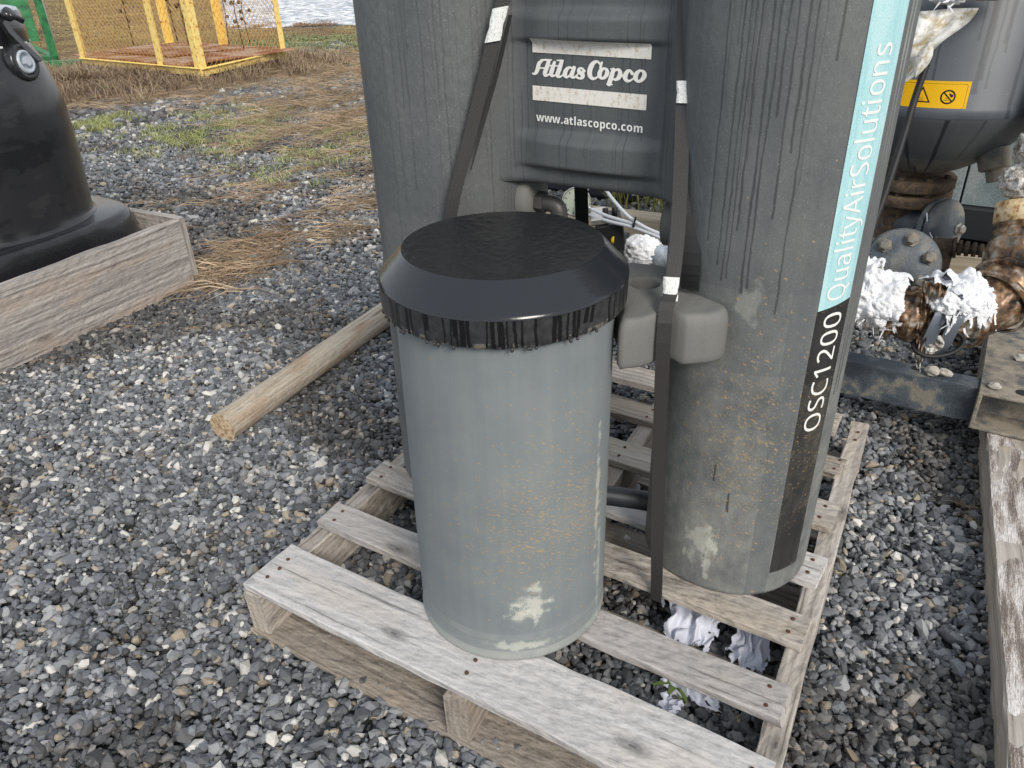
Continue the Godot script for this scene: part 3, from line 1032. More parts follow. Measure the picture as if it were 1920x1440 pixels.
func panel_z(x: float, y: float) -> float:
	var z := -0.552
	var w := maxf(0.0, 1.0 - pow((x - 0.474) / 0.150, 2.0))
	z += 0.020 * w * ss(1.141, 1.122, y) * ss(1.085, 1.093, y)
	w = maxf(0.0, 1.0 - pow((x - 0.474) / 0.146, 2.0))
	z += 0.020 * w * ss(0.946, 0.924, y) * ss(0.875, 0.884, y)
	var e := minf(x - 0.300, 0.650 - x)
	z += 0.040 * pow(clampf(1.0 - e / 0.062, 0.0, 1.2), 2.0)
	return z

func on_panel(x: float, y: float, off := 0.0012) -> Vector3:
	return Vector3(x, y, panel_z(x, y) + off)

func separator() -> void:
	var t := thing("oil_water_separator", "dark grey moulded plastic separator with two round towers strapped to the pallet", "separator", Vector3(0.472, PAD, -0.605))
	var st := mb()
	tower(st, TR, 0.160, 77.0, 1.32)
	obj("tower", st, M.towerR, t).set_meta("label", "right tower with a teal and black stripe, dusty below")
	st = mb()
	tower(st, TL, 0.167, 54.0, 1.32)
	obj("tower", st, M.towerL, t).set_meta("label", "left tower behind the canister, wet and streaked")
	# panel between the towers, with two pillowed bands
	st = mb()
	var y0 := 0.852
	p_sheet(st, 70, 150, func(u, v):
		var x := lerpf(0.298, 0.652, u)
		var s: float = v * 0.55 - 0.06
		if s < 0.0: return Vector3(x, y0 - 0.006, panel_z(x, y0) - 0.010 + s * 1.6)
		if s < 0.012:
			var a := s / 0.012 * PI * 0.5
			return Vector3(x, y0 + 0.006 - 0.012 * cos(a) * 1.0, panel_z(x, y0) - 0.010 * (1.0 - sin(a)))
		var y := y0 + 0.006 + (s - 0.012)
		return Vector3(x, y, panel_z(x, y)), Vector3(0, 0, 1))
	p_box(st, Vector3(0.36, 0.44, 0.06), at(Vector3(0.475, 1.087, -0.632)), 0.01)
	var pn := obj("front_panel", st, M.panel, t)
	for q in [[0.368, 0.583, 1.070, 1.093, 0.001], [0.367, 0.579, 0.993, 1.017, 0.002]]:
		st = mb()
		p_sheet(st, 30, 6, func(u, v): return on_panel(lerpf(q[0], q[1], u), lerpf(q[2], q[3], v) - u * 0.004, 0.0015), Vector3(0, 0, 1))
		obj("white_bar", st, M.bar_print, pn)
	st = mb()
	p_sheet(st, 30, 8, func(u, v): return on_panel(lerpf(0.3655, 0.5805, u), lerpf(1.068, 1.0185, v) - u * 0.004, 0.0015), Vector3(0, 0, 1))
	obj("logo_lettering", st, M.logo, pn)
	st = mb()
	lettering(st, "www.atlascopco.com", true, func(u, v): return on_panel(lerpf(0.3735, 0.5745, u), lerpf(0.9535, 0.9725, v) - u * 0.005, 0.0015))
	obj("web_address", st, M.white_print, pn)
	# stripe on the right tower
	for q in [[0.195, 0.728, 0], [0.728, 1.27, 1]]:
		st = mb()
		p_sheet(st, 14, 40, func(u, v):
			var e: float = 0.010 * (u - 0.5) if absf((v if q[2] == 0 else 1.0 - v) - 1.0) < 0.001 else 0.0
			return sup(TR, 0.1609, lerpf(44.5, 21.0, u), lerpf(q[0], q[1], v) + e), Vector3(0.5, 0, 1))
		var s := obj("stripe", st, M.stripe_teal if q[2] == 1 else M.stripe_black, t)
		s.set_meta("label", "teal upper stripe" if q[2] == 1 else "black lower stripe spattered with clay")
		st = mb()
		if q[2] == 1: lettering(st, "QualityAirSolutions", false, func(u, v): return sup(TR, 0.1616, lerpf(24.0, 41.5, v), lerpf(0.738, 1.102, u)))
		else: lettering(st, "OSC1200", false, func(u, v): return sup(TR, 0.1616, lerpf(26.5, 39.5, v), lerpf(0.500, 0.716, u)))
		obj("lettering", st, M.white_print, s)
	# groove line down the right of the stripe
	st = mb()
	for d in [15.0, 10.5]:
		p_tube(st, [sup(TR, 0.1592, d, 0.55), sup(TR, 0.1598, d, 0.75), sup(TR, 0.1598, d, 1.27)], 0.0016, 6)
	obj("moulding_line", st, M.towerR, t)
	yoke(t)
	# elbow on the left tower, port cap on the right one, drain hose low down
	st = mb()
	p_lathe(st, [Vector2(0.052, 0.0), Vector2(0.05, 0.014), Vector2(0.044, 0.02), Vector2(0.0, 0.021)], 28, aim(Vector3(0.322, 0.80, -0.605), Vector3(1, 0, 0)))
	var boss := obj("port_boss", st, M.yoke, t)
	st = mb()
	p_lathe(st, [Vector2(0.021, 0), Vector2(0.021, 0.018)], 6, aim(Vector3(0.343, 0.795, -0.605), Vector3(1, 0, 0)), 0, -1, Vector2i(1, 1))
	p_tube(st, curve([Vector3(0.36, 0.795, -0.605), Vector3(0.378, 0.794, -0.605), Vector3(0.389, 0.783, -0.605), Vector3(0.390, 0.755, -0.605)], 5), 0.0165, 14)
	p_tube(st, [Vector3(0.390, 0.757, -0.605), Vector3(0.390, 0.71, -0.605)], 0.020, 14)
	obj("pipe_elbow", st, M.dark_metal, boss)
	st = mb()
	p_lathe(st, [Vector2(0.043, 0.0), Vector2(0.043, 0.022), Vector2(0.038, 0.026), Vector2(0.0, 0.026)], 28, aim(Vector3(0.628, 0.79, -0.615), Vector3(-1, 0, 0.1)))
	obj("port_cap", st, M.yoke, t)
	st = mb()
	p_tube(st, curve([Vector3(0.66, 0.205, -0.56), Vector3(0.60, 0.207, -0.545), Vector3(0.52, 0.22, -0.50), Vector3(0.49, 0.24, -0.43)], 8), 0.021, 16)
	p_lathe(st, [Vector2(0.034, 0), Vector2(0.032, 0.02), Vector2(0.026, 0.024)], 20, aim(Vector3(0.655, 0.205, -0.562), Vector3(-1, 0.0, 0.25)), 0, 0, Vector2i(1, 1))
	obj("drain_hose", st, M.hose, t)

func yoke(t: Node3D) -> void:
	var out := PackedVector2Array()
	var plan := [Vector2(0.652, -0.300), Vector2(0.684, -0.328), Vector2(0.700, -0.372), Vector2(0.716, -0.378), Vector2(0.732, -0.360), Vector2(0.776, -0.392), Vector2(0.786, -0.412), Vector2(0.785, -0.432), Vector2(0.705, -0.466), Vector2(0.690, -0.55), Vector2(0.62, -0.56), Vector2(0.552, -0.552), Vector2(0.543, -0.50), Vector2(0.558, -0.445), Vector2(0.608, -0.394), Vector2(0.638, -0.345), Vector2(0.648, -0.312)]
	for i in plan.size():
		var a: Vector2 = plan[(i + plan.size() - 1) % plan.size()]
		var b: Vector2 = plan[i]
		var c: Vector2 = plan[(i + 1) % plan.size()]
		var r := minf(0.010, minf(a.distance_to(b), b.distance_to(c)) * 0.4)
		var p := b + (a - b).normalized() * r
		var q := b + (c - b).normalized() * r
		for k in 4:
			var s := k / 3.0
			out.append(p.lerp(b, s).lerp(b.lerp(q, s), s))
	# resample round the hole so that rim and outline match
	var c0 := Vector2(0.628, -0.462)
	var N := 144
	var ring := []
	for i in N:
		var d := Vector2.from_angle(TAU * i / N)
		var best := 0.03
		for k in out.size():
			var hit = Geometry2D.segment_intersects_segment(c0, c0 + d * 0.6, out[k], out[(k + 1) % out.size()])
			if hit != null: best = maxf(best, c0.distance_to(hit))
		ring.append(best)
	var mean := Vector2(0.68, -0.44)
	var rings := []
	var vs := []
	for q in [[0.648, 0.985], [0.652, 0.997], [0.66, 1.0], [0.69, 1.0], [0.712, 0.995], [0.722, 0.98], [0.7275, 0.96], [0.730, 0.94], [0.7305, 0.90]]:
		var R := []
		for i in N:
			var p: Vector2 = c0 + Vector2.from_angle(TAU * i / N) * ring[i]
			p = mean + (p - mean) * (1.0 - (1.0 - q[1]) * 1.6)
			R.append(Vector3(p.x, q[0], p.y))
		rings.append(R); vs.append((q[0] - 0.64) * 5.0)
	for q in [[0.7310, 0.036], [0.7309, 0.0300], [0.7300, 0.0265], [0.7265, 0.0245], [0.715, 0.0235], [0.68, 0.022], [0.655, 0.02]]:
		var R := []
		for i in N:
			var p: Vector2 = c0 + Vector2.from_angle(TAU * i / N) * minf(q[1], ring[i] * 0.9)
			R.append(Vector3(p.x, q[0], p.y))
		rings.append(R); vs.append(0.5 + q[1] * 3.0)
	var st := mb()
	p_loft(st, rings, vs, true, Vector2i(1, 1), 0)
	obj("yoke", st, M.yoke, t)

# ------------------------------------------------------------------ canister
func canister() -> void:
	var c := Vector3(0.475, PAD, -0.254)
	# it stands a little out of plumb on the uneven boards
	var lean := Transform3D(Basis(Vector3.RIGHT, Vector3(-0.0125, 1, -0.039), Vector3.BACK), c)
	var t := thing("canister", "tall grey-green plastic canister with a glossy black lid on the pallet's front boards", "canister", c)
	var st := mb()
	p_lathe(st, [Vector2(0.1725, 0.0), Vector2(0.1745, 0.002), Vector2(0.1750, 0.007), Vector2(0.1737, 0.012), Vector2(0.1735, 0.02), Vector2(0.1735, 0.3), Vector2(0.1735, 0.616)], 128, lean, 57.0, 0, Vector2i(1, 0))
	obj("body", st, M.canister, t)
	var l := Vector3(0.4665, PAD, -0.278)
	st = mb()
	# the rim hangs unevenly where thick wet paint has run down it
	var rn := noise(66, 26.0, 2)
	var rr := []
	var rv := []
	for q in [[0.176, 0.612, 0.0], [0.190, 0.6085, 1.0], [0.1925, 0.611, 1.0], [0.1930, 0.620, 0.4], [0.1935, 0.645, 0.0], [0.1942, 0.651, 0.0]]:
		var R := []
		for i in 220:
			var a := deg_to_rad(57.0 - (i / 220.0 - 0.5) * 360.0)
			var k := rn.get_noise_2d(cos(a), sin(a))
			R.append(l + Vector3((q[0] + 0.0008 * k) * cos(a), q[1] + (-0.0026 * maxf(0.0, k + 0.1) + 0.001 * k) * q[2], (q[0] + 0.0008 * k) * sin(a)))
		rr.append(R); rv.append((q[1] - 0.607) / 0.044)
	p_loft(st, rr, rv, true, Vector2i.ZERO, 0)
	# drops hanging from the rim
	for k in 34:
		var a := rng.randf() * TAU
		p_blob(st, l + Vector3(0.1915 * cos(a), 0.6065, 0.1915 * sin(a)), Vector3(0.0026, rng.randf_range(0.0022, 0.0042), 0.0026), 0.0, 1.0, 1, 1)
	var lid := obj("lid", st, M.lid_skirt, t)
	st = mb()
	p_lathe(st, [Vector2(0.1942, 0.651), Vector2(0.1935, 0.6545), Vector2(0.19, 0.6575), Vector2(0.158, 0.6925), Vector2(0.155, 0.695)], 160, at(l), 57.0, 0)
	obj("bevel", st, M.lid_bevel, lid)
	st = mb()
	var fn := noise(77, 14.0, 4)
	var rings := []
	var vs := []
	for k in 26:
		var r := 0.155 * (1.0 - k / 25.4)
		var R := []
		for i in 120:
			var a := TAU * i / 120
			var y := 0.695 - 0.004 * ss(0.0, 0.5, k / 25.0) + fn.get_noise_2d(r * cos(a) * 3.0, r * sin(a) * 3.0) * 0.0012 * ss(0.0, 0.1, k / 25.0)
			R.append(l + Vector3(r * cos(a), y, r * sin(a)))
		rings.append(R); vs.append(k / 25.0)
	p_loft(st, rings, vs, true, Vector2i(0, 1), 0, Vector3.UP)
	tri(M.lid_top, 3.0)
	obj("lid_top", st, M.lid_top, lid)

# ------------------------------------------------------------------ straps
func seal(t: Node3D, a: Vector3, b: Vector3, w: Vector3) -> void:
	var st := mb()
	var fn := noise(int(a.y * 1000), 60.0, 2)
	var n := (b - a).cross(w).normalized()
	if n.z < 0.0: n = -n
	p_sheet(st, 8, 10, func(u, v):
		var bite := 0.0
		if v > 0.3 and v < 0.72 and (u < 0.13 or u > 0.87): bite = 0.12 * absf(sin(v * 40.0))
		var uu := lerpf(-0.55, 0.55, u)
		return a.lerp(b, v) + w * (uu * (1.0 - bite)) + n * (0.004 - 0.004 * pow(absf(uu) * 1.8, 6.0) + fn.get_noise_2d(u, v) * 0.0012), n)
	obj("strap_seal", st, M.seal, t)

func straps() -> void:
	var t := thing("tie_down_strap", "black strap running straight down over the yoke to the pallet, two white seals", "strap", Vector3(0.70, PAD, -0.40))
	var P := [Vector3(0.612, 1.335, -0.66), Vector3(0.625, 1.325, -0.59), Vector3(0.632, 1.25, -0.548), Vector3(0.639, 1.151, -0.530), Vector3(0.659, 1.024, -0.497), Vector3(0.684, 0.86, -0.447), Vector3(0.698, 0.765, -0.400), Vector3(0.707, 0.718, -0.354), Vector3(0.711, 0.50, -0.360), Vector3(0.716, 0.30, -0.372), Vector3(0.720, 0.150, -0.3805), Vector3(0.720, 0.118, -0.381)]
	var W := []
	var tw := [0, 0, 0, 5, 10, 12, 16, 19, 19, 17, 5, 0]
	for k in P.size():
		var a := deg_to_rad(tw[k])
		W.append(Vector3(cos(a), 0, -sin(a)) * 0.0225)
	var st := mb()
	p_ribbon(st, curve(P, 5), curve(W, 5), 0.0016)
	obj("webbing", st, M.strap, t)
	seal(t, P[4].lerp(P[3], 0.16) + Vector3(0, 0, 0.002), P[4].lerp(P[5], 0.06) + Vector3(0, 0, 0.002), W[4] * 0.8)
	seal(t, P[6] + Vector3(-0.0005, 0.012, 0.004), P[6] + Vector3(0.0035, -0.022, 0.016), W[6])
	# slack second layer behind it
	st = mb()
	p_ribbon(st, curve([Vector3(0.650, 1.20, -0.556), Vector3(0.662, 1.1, -0.548), Vector3(0.690, 0.95, -0.50), Vector3(0.708, 0.80, -0.452), Vector3(0.712, 0.74, -0.446)], 5), curve([Vector3(0.03, 0, -0.012), Vector3(0.03, 0, -0.012), Vector3(0.024, 0, -0.012), Vector3(0.028, 0, -0.006), Vector3(0.03, 0, 0.0)], 5), 0.0016)
	obj("strap_tail", st, M.black_rubber, t)
	t = thing("tie_down_strap", "black strap slanting down to the left across the left tower, one white seal", "strap", Vector3(0.19, PAD, -0.40))
	P = [Vector3(0.40, 1.335, -0.62), Vector3(0.385, 1.325, -0.56), Vector3(0.363, 1.23, -0.525), Vector3(0.343, 1.153, -0.503), Vector3(0.30, 0.975, -0.466), Vector3(0.26, 0.805, -0.430), Vector3(0.225, 0.6, -0.416), Vector3(0.197, 0.3, -0.40), Vector3(0.19, 0.152, -0.392), Vector3(0.19, 0.12, -0.390)]
	W = []
	for k in P.size(): W.append(Vector3(0.0225, 0.0035, -0.009))
	st = mb()
	p_ribbon(st, curve(P, 5), curve(W, 5), 0.0016)
	obj("webbing", st, M.strap, t)
	seal(t, P[3].lerp(P[2], -0.14) + Vector3(0, 0, 0.002), P[3].lerp(P[4], 0.345) + Vector3(0, 0, 0.002), W[3])
	st = mb()
	p_ribbon(st, curve([Vector3(0.348, 1.13, -0.515), Vector3(0.328, 1.05, -0.503), Vector3(0.308, 0.97, -0.484), Vector3(0.291, 0.885, -0.458)], 5), curve([Vector3(0.006, 0, -0.003), Vector3(0.007, 0, -0.004), Vector3(0.006, 0, -0.004), Vector3(0.002, 0, -0.001)], 5), 0.0016)
	obj("strap_tail", st, M.black_rubber, t)
	t = thing("tie_down_strap", "black strap hanging straight down behind the front panel beside the pipe elbow", "strap", Vector3(0.40, PAD, -0.80))
	st = mb()
	p_ribbon(st, [Vector3(0.372, 1.28, -0.70), Vector3(0.368, 0.9, -0.73), Vector3(0.368, 0.60, -0.76), Vector3(0.37, 0.16, -0.79)], [Vector3(0.026, 0, -0.01), Vector3(0.026, 0, -0.01), Vector3(0.026, 0, -0.01), Vector3(0.026, 0, -0.01)], 0.0016)
	obj("webbing", st, M.black_rubber, t)

# ------------------------------------------------------------------ dryer skid on the right
const TK := Vector3(0.90, 0, -1.95)

func flange(st: SurfaceTool, xf: Transform3D, r: float, th: float) -> void:
	p_lathe(st, [Vector2(0.0, -th * 0.5), Vector2(r - 0.002, -th * 0.5), Vector2(r, -th * 0.5 + 0.002), Vector2(r, th * 0.5 - 0.002), Vector2(r - 0.002, th * 0.5), Vector2(0.0, th * 0.5)], 40, xf, 0, 0)

func bolt(parent: Node3D, xf: Transform3D, r: float, m: Material) -> void:
	var st := mb()
	p_lathe(st, [Vector2(r * 1.35, 0.0), Vector2(r * 1.35, r * 0.25), Vector2(r, r * 0.25), Vector2(r, r * 1.1), Vector2(r * 0.8, r * 1.3), Vector2(0.0, r * 1.3)], 6, xf, 0, -1)
	obj("bolt", st, m, parent)

func dryer() -> void:
	var t := thing("air_dryer_skid", "dark grey pressure vessel and burnt lagged piping on a dusty steel skid", "industrial dryer", Vector3(1.0, 0, -1.8))
	var st := mb()
	var R := 0.300
	p_lathe(st, [Vector2(R - 0.02, 1.75), Vector2(R, 1.7), Vector2(R, 0.835), Vector2(R + 0.003, 0.83), Vector2(R + 0.003, 0.808), Vector2(R, 0.804)].duplicate(), 96, at(TK), 86.0, 0, Vector2i(1, 0), Vector2(1, 0))
	var tank := obj("vessel", st, M.tank, t)
	st = mb()
	var dome := []
	for k in 17:
		var a := k / 16.0 * PI * 0.5
		dome.append(Vector2(maxf(R * cos(a), 0.001), 0.804 - 0.205 * (1.0 - pow(cos(a), 2.0) * (1.0 - 0.06 * sin(a)))))
	p_lathe(st, dome, 96, at(TK), 86.0, 0, Vector2i.ZERO, Vector2(1, 0))
	obj("vessel_dome", st, M.tank_dome, tank)
	st = mb()
	p_sheet(st, 24, 4, func(u, v):
		var a := deg_to_rad(lerpf(102.8, 72.2, u))
		return TK + Vector3((R + 0.0012) * cos(a), lerpf(0.898, 0.826, v), (R + 0.0012) * sin(a)), Vector3(0, 0, 1))
	obj("warning_label", st, M.warning, tank)
	# nipple low on the dome
	st = mb()
	var nd := Vector3(0.35, -0.9, 0.28)
	p_lathe(st, [Vector2(0.040, 0), Vector2(0.040, 0.05), Vector2(0.034, 0.055), Vector2(0.0, 0.055)], 24, aim(TK + Vector3(0.175, 0.70, 0.10), nd), 0, 0)
	p_lathe(st, [Vector2(0.026, 0), Vector2(0.026, 0.035), Vector2(0.0, 0.036)], 6, aim(TK + Vector3(0.175, 0.70, 0.10) + nd.normalized() * 0.052, nd), 0, -1)
	obj("drain_nipple", st, M.steel_dusty, tank)
	# outlet under the dome
	st = mb()
	var A := TK + Vector3(-0.015, 0, 0)
	p_lathe(st, [Vector2(0.06, 0.63), Vector2(0.062, 0.585)], 28, at(A))
	flange(st, at(A + Vector3(0, 0.575, 0)), 0.122, 0.032)
	var of := obj("outlet_flange", st, M.rust, t)
	st = mb()
	flange(st, at(A + Vector3(0, 0.532, 0), Vector3(0.02, 0, 0)), 0.120, 0.032)
	p_lathe(st, [Vector2(0.072, 0.52), Vector2(0.070, 0.40), Vector2(0.070, 0.20)], 28, at(A))
	obj("outlet_pipe", st, M.rust, t)
	for k in 8:
		var a := TAU * k / 8 + 0.2
		st = mb()
		p_tube(st, [A + Vector3(0.098 * cos(a), 0.505, 0.098 * sin(a)), A + Vector3(0.098 * cos(a), 0.60, 0.098 * sin(a))], 0.010, 6)
		obj("bolt", st, M.rust, of)
	# blind flange towards the camera, second one to the right
	var d := Vector3(0.12, 0.42, 0.9).normalized()
	var c := Vector3(0.936, 0.442, -1.56)
	st = mb()
	p_tube(st, [c - d * 0.35, c - d * 0.02], 0.065, 20)
	flange(st, aim(c - d * 0.028, d), 0.100, 0.018)
	flange(st, aim(c, d), 0.094, 0.022)
	var bf := obj("blind_flange", st, M.steel, t)
	var xf := aim(c + d * 0.011, d)
	for k in 6:
		var a := TAU * k / 6 + 0.35
		bolt(bf, xf * at(Vector3(0.068 * cos(a), 0, 0.068 * sin(a))), 0.015, M.steel_dusty)
	d = Vector3(0.86, 0.12, 0.5).normalized()
	c = Vector3(0.985, 0.46, -1.87)
	st = mb()
	p_tube(st, [c - d * 0.15, c], 0.05, 16)
	flange(st, aim(c, d), 0.085, 0.016)
	flange(st, aim(c + d * 0.024, d), 0.085, 0.018)
	bf = obj("side_flange", st, M.steel, t)
	bolt(bf, aim(c + d * 0.034, d) * at(Vector3(0.0, 0, -0.055)), 0.014, M.chrome)
	bolt(bf, aim(c + d * 0.034, d) * at(Vector3(0.04, 0, 0.045)), 0.014, M.chrome)
	st = mb()
	p_tube(st, curve([Vector3(0.955, 0.52, -1.80), Vector3(0.972, 0.47, -1.79), Vector3(1.01, 0.43, -1.78), Vector3(1.03, 0.425, -1.77)], 5), 0.0022, 5)
	obj("sense_wire", st, M.tube_white, t)
	st = mb()
	p_tube(st, [Vector3(0.99, 0.43, -1.78), Vector3(1.045, 0.437, -1.775)], 0.026, 14)
	p_tube(st, [Vector3(1.045, 0.437, -1.775), Vector3(1.052, 0.438, -1.775)], 0.030, 14)
	for k in 5: p_tube(st, [Vector3(1.055 + k * 0.018, 0.438, -1.775), Vector3(1.066 + k * 0.018, 0.439, -1.775)], 0.022 - k * 0.001, 12)
	p_tube(st, [Vector3(1.05, 0.437, -1.775), Vector3(1.15, 0.44, -1.775)], 0.014, 10)
	p_tube(st, [Vector3(1.02, 0.43, -1.775), Vector3(1.02, 0.33, -1.775)], 0.028, 12)
	obj("hose_fitting", st, M.rust, t)
	# lagged pipe: runs along x behind the tower, then bends up at the right
	st = mb()
	p_tube(st, [Vector3(-0.2, 0.452, -1.34), Vector3(0.7, 0.43, -1.335)], 0.034, 20)
	p_tube(st, [Vector3(0.7, 0.43, -1.335), Vector3(0.94, 0.42, -1.33)], 0.034, 20)
	var gp := obj("pipe", st, M.galv, t)
	st = mb()
	p_blob(st, Vector3(0.268, 0.443, -1.337), Vector3(0.066, 0.047, 0.048), 0.22, 3.5, 3, 4)
	obj("lagging_wrap", st, M.wool, gp)
	st = mb()
	p_blob(st, Vector3(0.415, 0.443, -1.337), Vector3(0.048, 0.046, 0.047), 0.22, 3.5, 4, 4)
	obj("lagging_wrap", st, M.wool, gp)
	st = mb()
	for q in [[0.835, 0.455, -1.295, 0.05], [0.885, 0.445, -1.285, 0.045], [0.93, 0.425, -1.28, 0.042], [0.86, 0.41, -1.275, 0.04], [0.905, 0.475, -1.31, 0.036]]:
		p_blob(st, Vector3(q[0], q[1], q[2]), Vector3(q[3], q[3] * 0.85, q[3] * 0.8), 0.35, 1.9, int(q[0] * 1000), 4)
	drape(st, Vector3(0.80, 0.432, -1.33), Vector3(0.925, 0.430, -1.328), 0.060, -60.0, 150.0, 801, 0.204)
	drape(st, Vector3(0.865, 0.428, -1.33), Vector3(0.985, 0.418, -1.33), 0.070, -50.0, 140.0, 802, 0.18)
	drape(st, Vector3(0.83, 0.455, -1.335), Vector3(0.91, 0.452, -1.33), 0.064, -70.0, 80.0, 803, 0.24)
	drape(st, Vector3(0.80, 0.43, -1.33), Vector3(0.96, 0.425, -1.33), 0.056, -80.0, 160.0, 804, 0.132)
	frayed(st, Vector3(0.90, 0.395, -1.262), 14, 0.05, 21)
	obj("torn_lagging", st, M.wool, t)
	st = mb()
	p_tube(st, [Vector3(0.80, 0.402, -1.33), Vector3(0.955, 0.398, -1.325)], [0.052, 0.055], 22)
	obj("lagging_end", st, M.wool_dirty, t)
	var path := curve([Vector3(0.945, 0.402, -1.33), Vector3(0.99, 0.395, -1.335), Vector3(1.04, 0.392, -1.36), Vector3(1.12, 0.39, -1.42), Vector3(1.185, 0.42, -1.51), Vector3(1.20, 0.49, -1.60), Vector3(1.195, 0.545, -1.64)], 7)
	var fn := noise(88, 30.0, 3)
	st = mb()
	var rings := []
	var vs := []
	for k in path.size():
		var tg: Vector3 = (path[mini(k + 1, path.size() - 1)] - path[maxi(k - 1, 0)]).normalized()
		var x := tg.cross(Vector3(0.1, 0.95, 0.2)).normalized()
		var up := x.cross(tg)
		var s := float(k) / path.size()
		var rr := 0.066 + 0.020 * ss(0.45, 0.7, s) - 0.018 * ss(0.85, 1.0, s) - 0.008 * absf(sin(s * 19.0))
		var ring := []
		for i in 40:
			var a := TAU * i / 40
			var dv := x * cos(a) + up * sin(a)
			ring.append(path[k] + dv * (rr + 0.007 * fn.get_noise_3dv(path[k] + dv * 0.07)))
		rings.append(ring); vs.append(s)
	p_loft(st, rings, vs, true, Vector2i(1, 1), 0)
	var pl := obj("burnt_lagging", st, M.foil, t)
	# folds and seams of the wrapping
	for q in [[3, 0.0655], [8, 0.065], [20, 0.081], [26, 0.086], [31, 0.084]]:
		var k: int = mini(q[0], path.size() - 2)
		var tg: Vector3 = (path[k + 1] - path[k]).normalized()
		st = mb()
		p_lathe(st, [Vector2(q[1] - 0.004, -0.010), Vector2(q[1] + 0.004, -0.006), Vector2(q[1] + 0.006, 0.0), Vector2(q[1] + 0.001, 0.008)], 36, aim(path[k], tg + Vector3(0.2, 0.1, 0.3) * (0.5 - fposmod(k * 0.37, 1.0))))
		obj("wrapping_fold", st, M.foil, pl)
	st = mb()
	p_tube(st, [Vector3(1.197, 0.535, -1.63), Vector3(1.190, 0.60, -1.66)], [0.062, 0.060], 24)
	obj("burnt_collar", st, M.foil, t)
	st = mb()
	p_tube(st, [Vector3(1.188, 0.565, -1.65), Vector3(1.180, 0.612, -1.672)], [0.069, 0.067], 24)
	obj("foam_collar", st, M.ochre, t)
	st = mb()
	p_blob(st, Vector3(1.176, 0.66, -1.69), Vector3(0.066, 0.05, 0.062), 0.26, 2.3, 11, 4)
	p_blob(st, Vector3(1.180, 0.74, -1.71), Vector3(0.056, 0.06, 0.055), 0.26, 2.3, 12, 4)
	p_blob(st, Vector3(1.184, 0.83, -1.73), Vector3(0.054, 0.07, 0.055), 0.26, 2.3, 13, 4)
	p_tube(st, [Vector3(1.18, 0.6, -1.68), Vector3(1.19, 1.5, -1.80)], 0.04, 16)
	obj("riser_lagging", st, M.wool_dirty, t)
	# clamp: two grey straps, a black ring, wool and film under them
	for k in 2:
		st = mb()
		var o := Vector3(1.052 + k * 0.037, 0, -0.022 * k)
		p_ribbon(st, curve([o + Vector3(0.016, 0.465, -1.33), o + Vector3(0.012, 0.445, -1.288), o + Vector3(0.004, 0.40, -1.272), o + Vector3(-0.005, 0.345, -1.282), o + Vector3(-0.012, 0.315, -1.30)], 5), curve([Vector3(0.028, 0, -0.014), Vector3(0.028, 0, -0.014), Vector3(0.028, 0, -0.014), Vector3(0.028, 0, -0.014), Vector3(0.026, 0, -0.014)], 5), 0.004)
		obj("clamp_band", st, M.band, t)
	st = mb()
	var ringp := []
	for k in 25:
		var a := TAU * k / 24
		ringp.append(Vector3(1.072 + 0.052 * cos(a), 0.352 + 0.022 * sin(a) - 0.006, -1.305 + 0.045 * sin(a + 3.9)))
	p_tube(st, ringp, 0.0055, 8, false)
	obj("rubber_ring", st, M.black_rubber, t)
	st = mb()
	for q in [[1.065, 0.452, -1.305, 0.036], [1.11, 0.45, -1.325, 0.034]]:
		p_blob(st, Vector3(q[0], q[1], q[2]), Vector3(q[3], q[3] * 0.8, q[3]), 0.35, 1.9, int(q[0] * 1000), 4)
	drape(st, Vector3(1.02, 0.398, -1.35), Vector3(1.135, 0.398, -1.42), 0.088, -60.0, 92.0, 805, 0.156)
	drape(st, Vector3(1.045, 0.402, -1.355), Vector3(1.12, 0.400, -1.405), 0.094, -50.0, 72.0, 806, 0.18)
	frayed(st, Vector3(1.09, 0.425, -1.265), 10, 0.04, 23)
	obj("clamp_wool", st, M.wool, t)
	st = mb()
	var fn2 := noise(31, 3.0, 3)
	p_sheet(st, 14, 18, func(u, v):
		var p := Vector3(lerpf(1.005, 1.062, u), lerpf(0.505, 0.33, v), -1.29 + 0.03 * absf(v - 0.35))
		p.x += (0.5 - u) * 0.04 * v
		return p + Vector3(0, 0, fn2.get_noise_2d(u * 2, v * 3) * 0.03), Vector3(0, 0, 1))
	obj("foil_flap", st, M.foil, t)
	st = mb()
	p_sheet(st, 10, 18, func(u, v):
		var w := 0.020 + 0.014 * sin(v * 5.0 + 0.5)
		if v > 0.75: w *= (1.0 - v) * 4.0 * 0.9 + 0.1
		return Vector3(1.045 + (u - 0.5) * 2.0 * w + 0.006 * sin(v * 7.0), lerpf(0.375, 0.268, v), -1.285 + 0.022 * fn2.get_noise_2d(u * 1.5 + 9.0, v * 4.0)), Vector3(0, 0, 1))
	obj("hanging_scrap", st, M.wool_dirty, t)
	# film torn from the lagging above, with wool
	st = mb()
	p_sheet(st, 22, 40, func(u, v):
		var l := lerpf(0.795, 0.822, v) + 0.012 * sin(v * 6.0)
		var rgt := lerpf(0.972, 0.838, v) + 0.008 * sin(v * 11.0)
		var x := lerpf(l, rgt, u)
		return Vector3(x, lerpf(1.06, 0.876, v) + 0.01 * u, -1.575 + 0.075 * v + 0.016 * fn2.get_noise_2d(u * 0.9, v * 0.8) + 0.014 * sin(u * 6.0 + v)), Vector3(0, 0, 1))
	obj("torn_film", st, M.foil_film, t)
	st = mb()
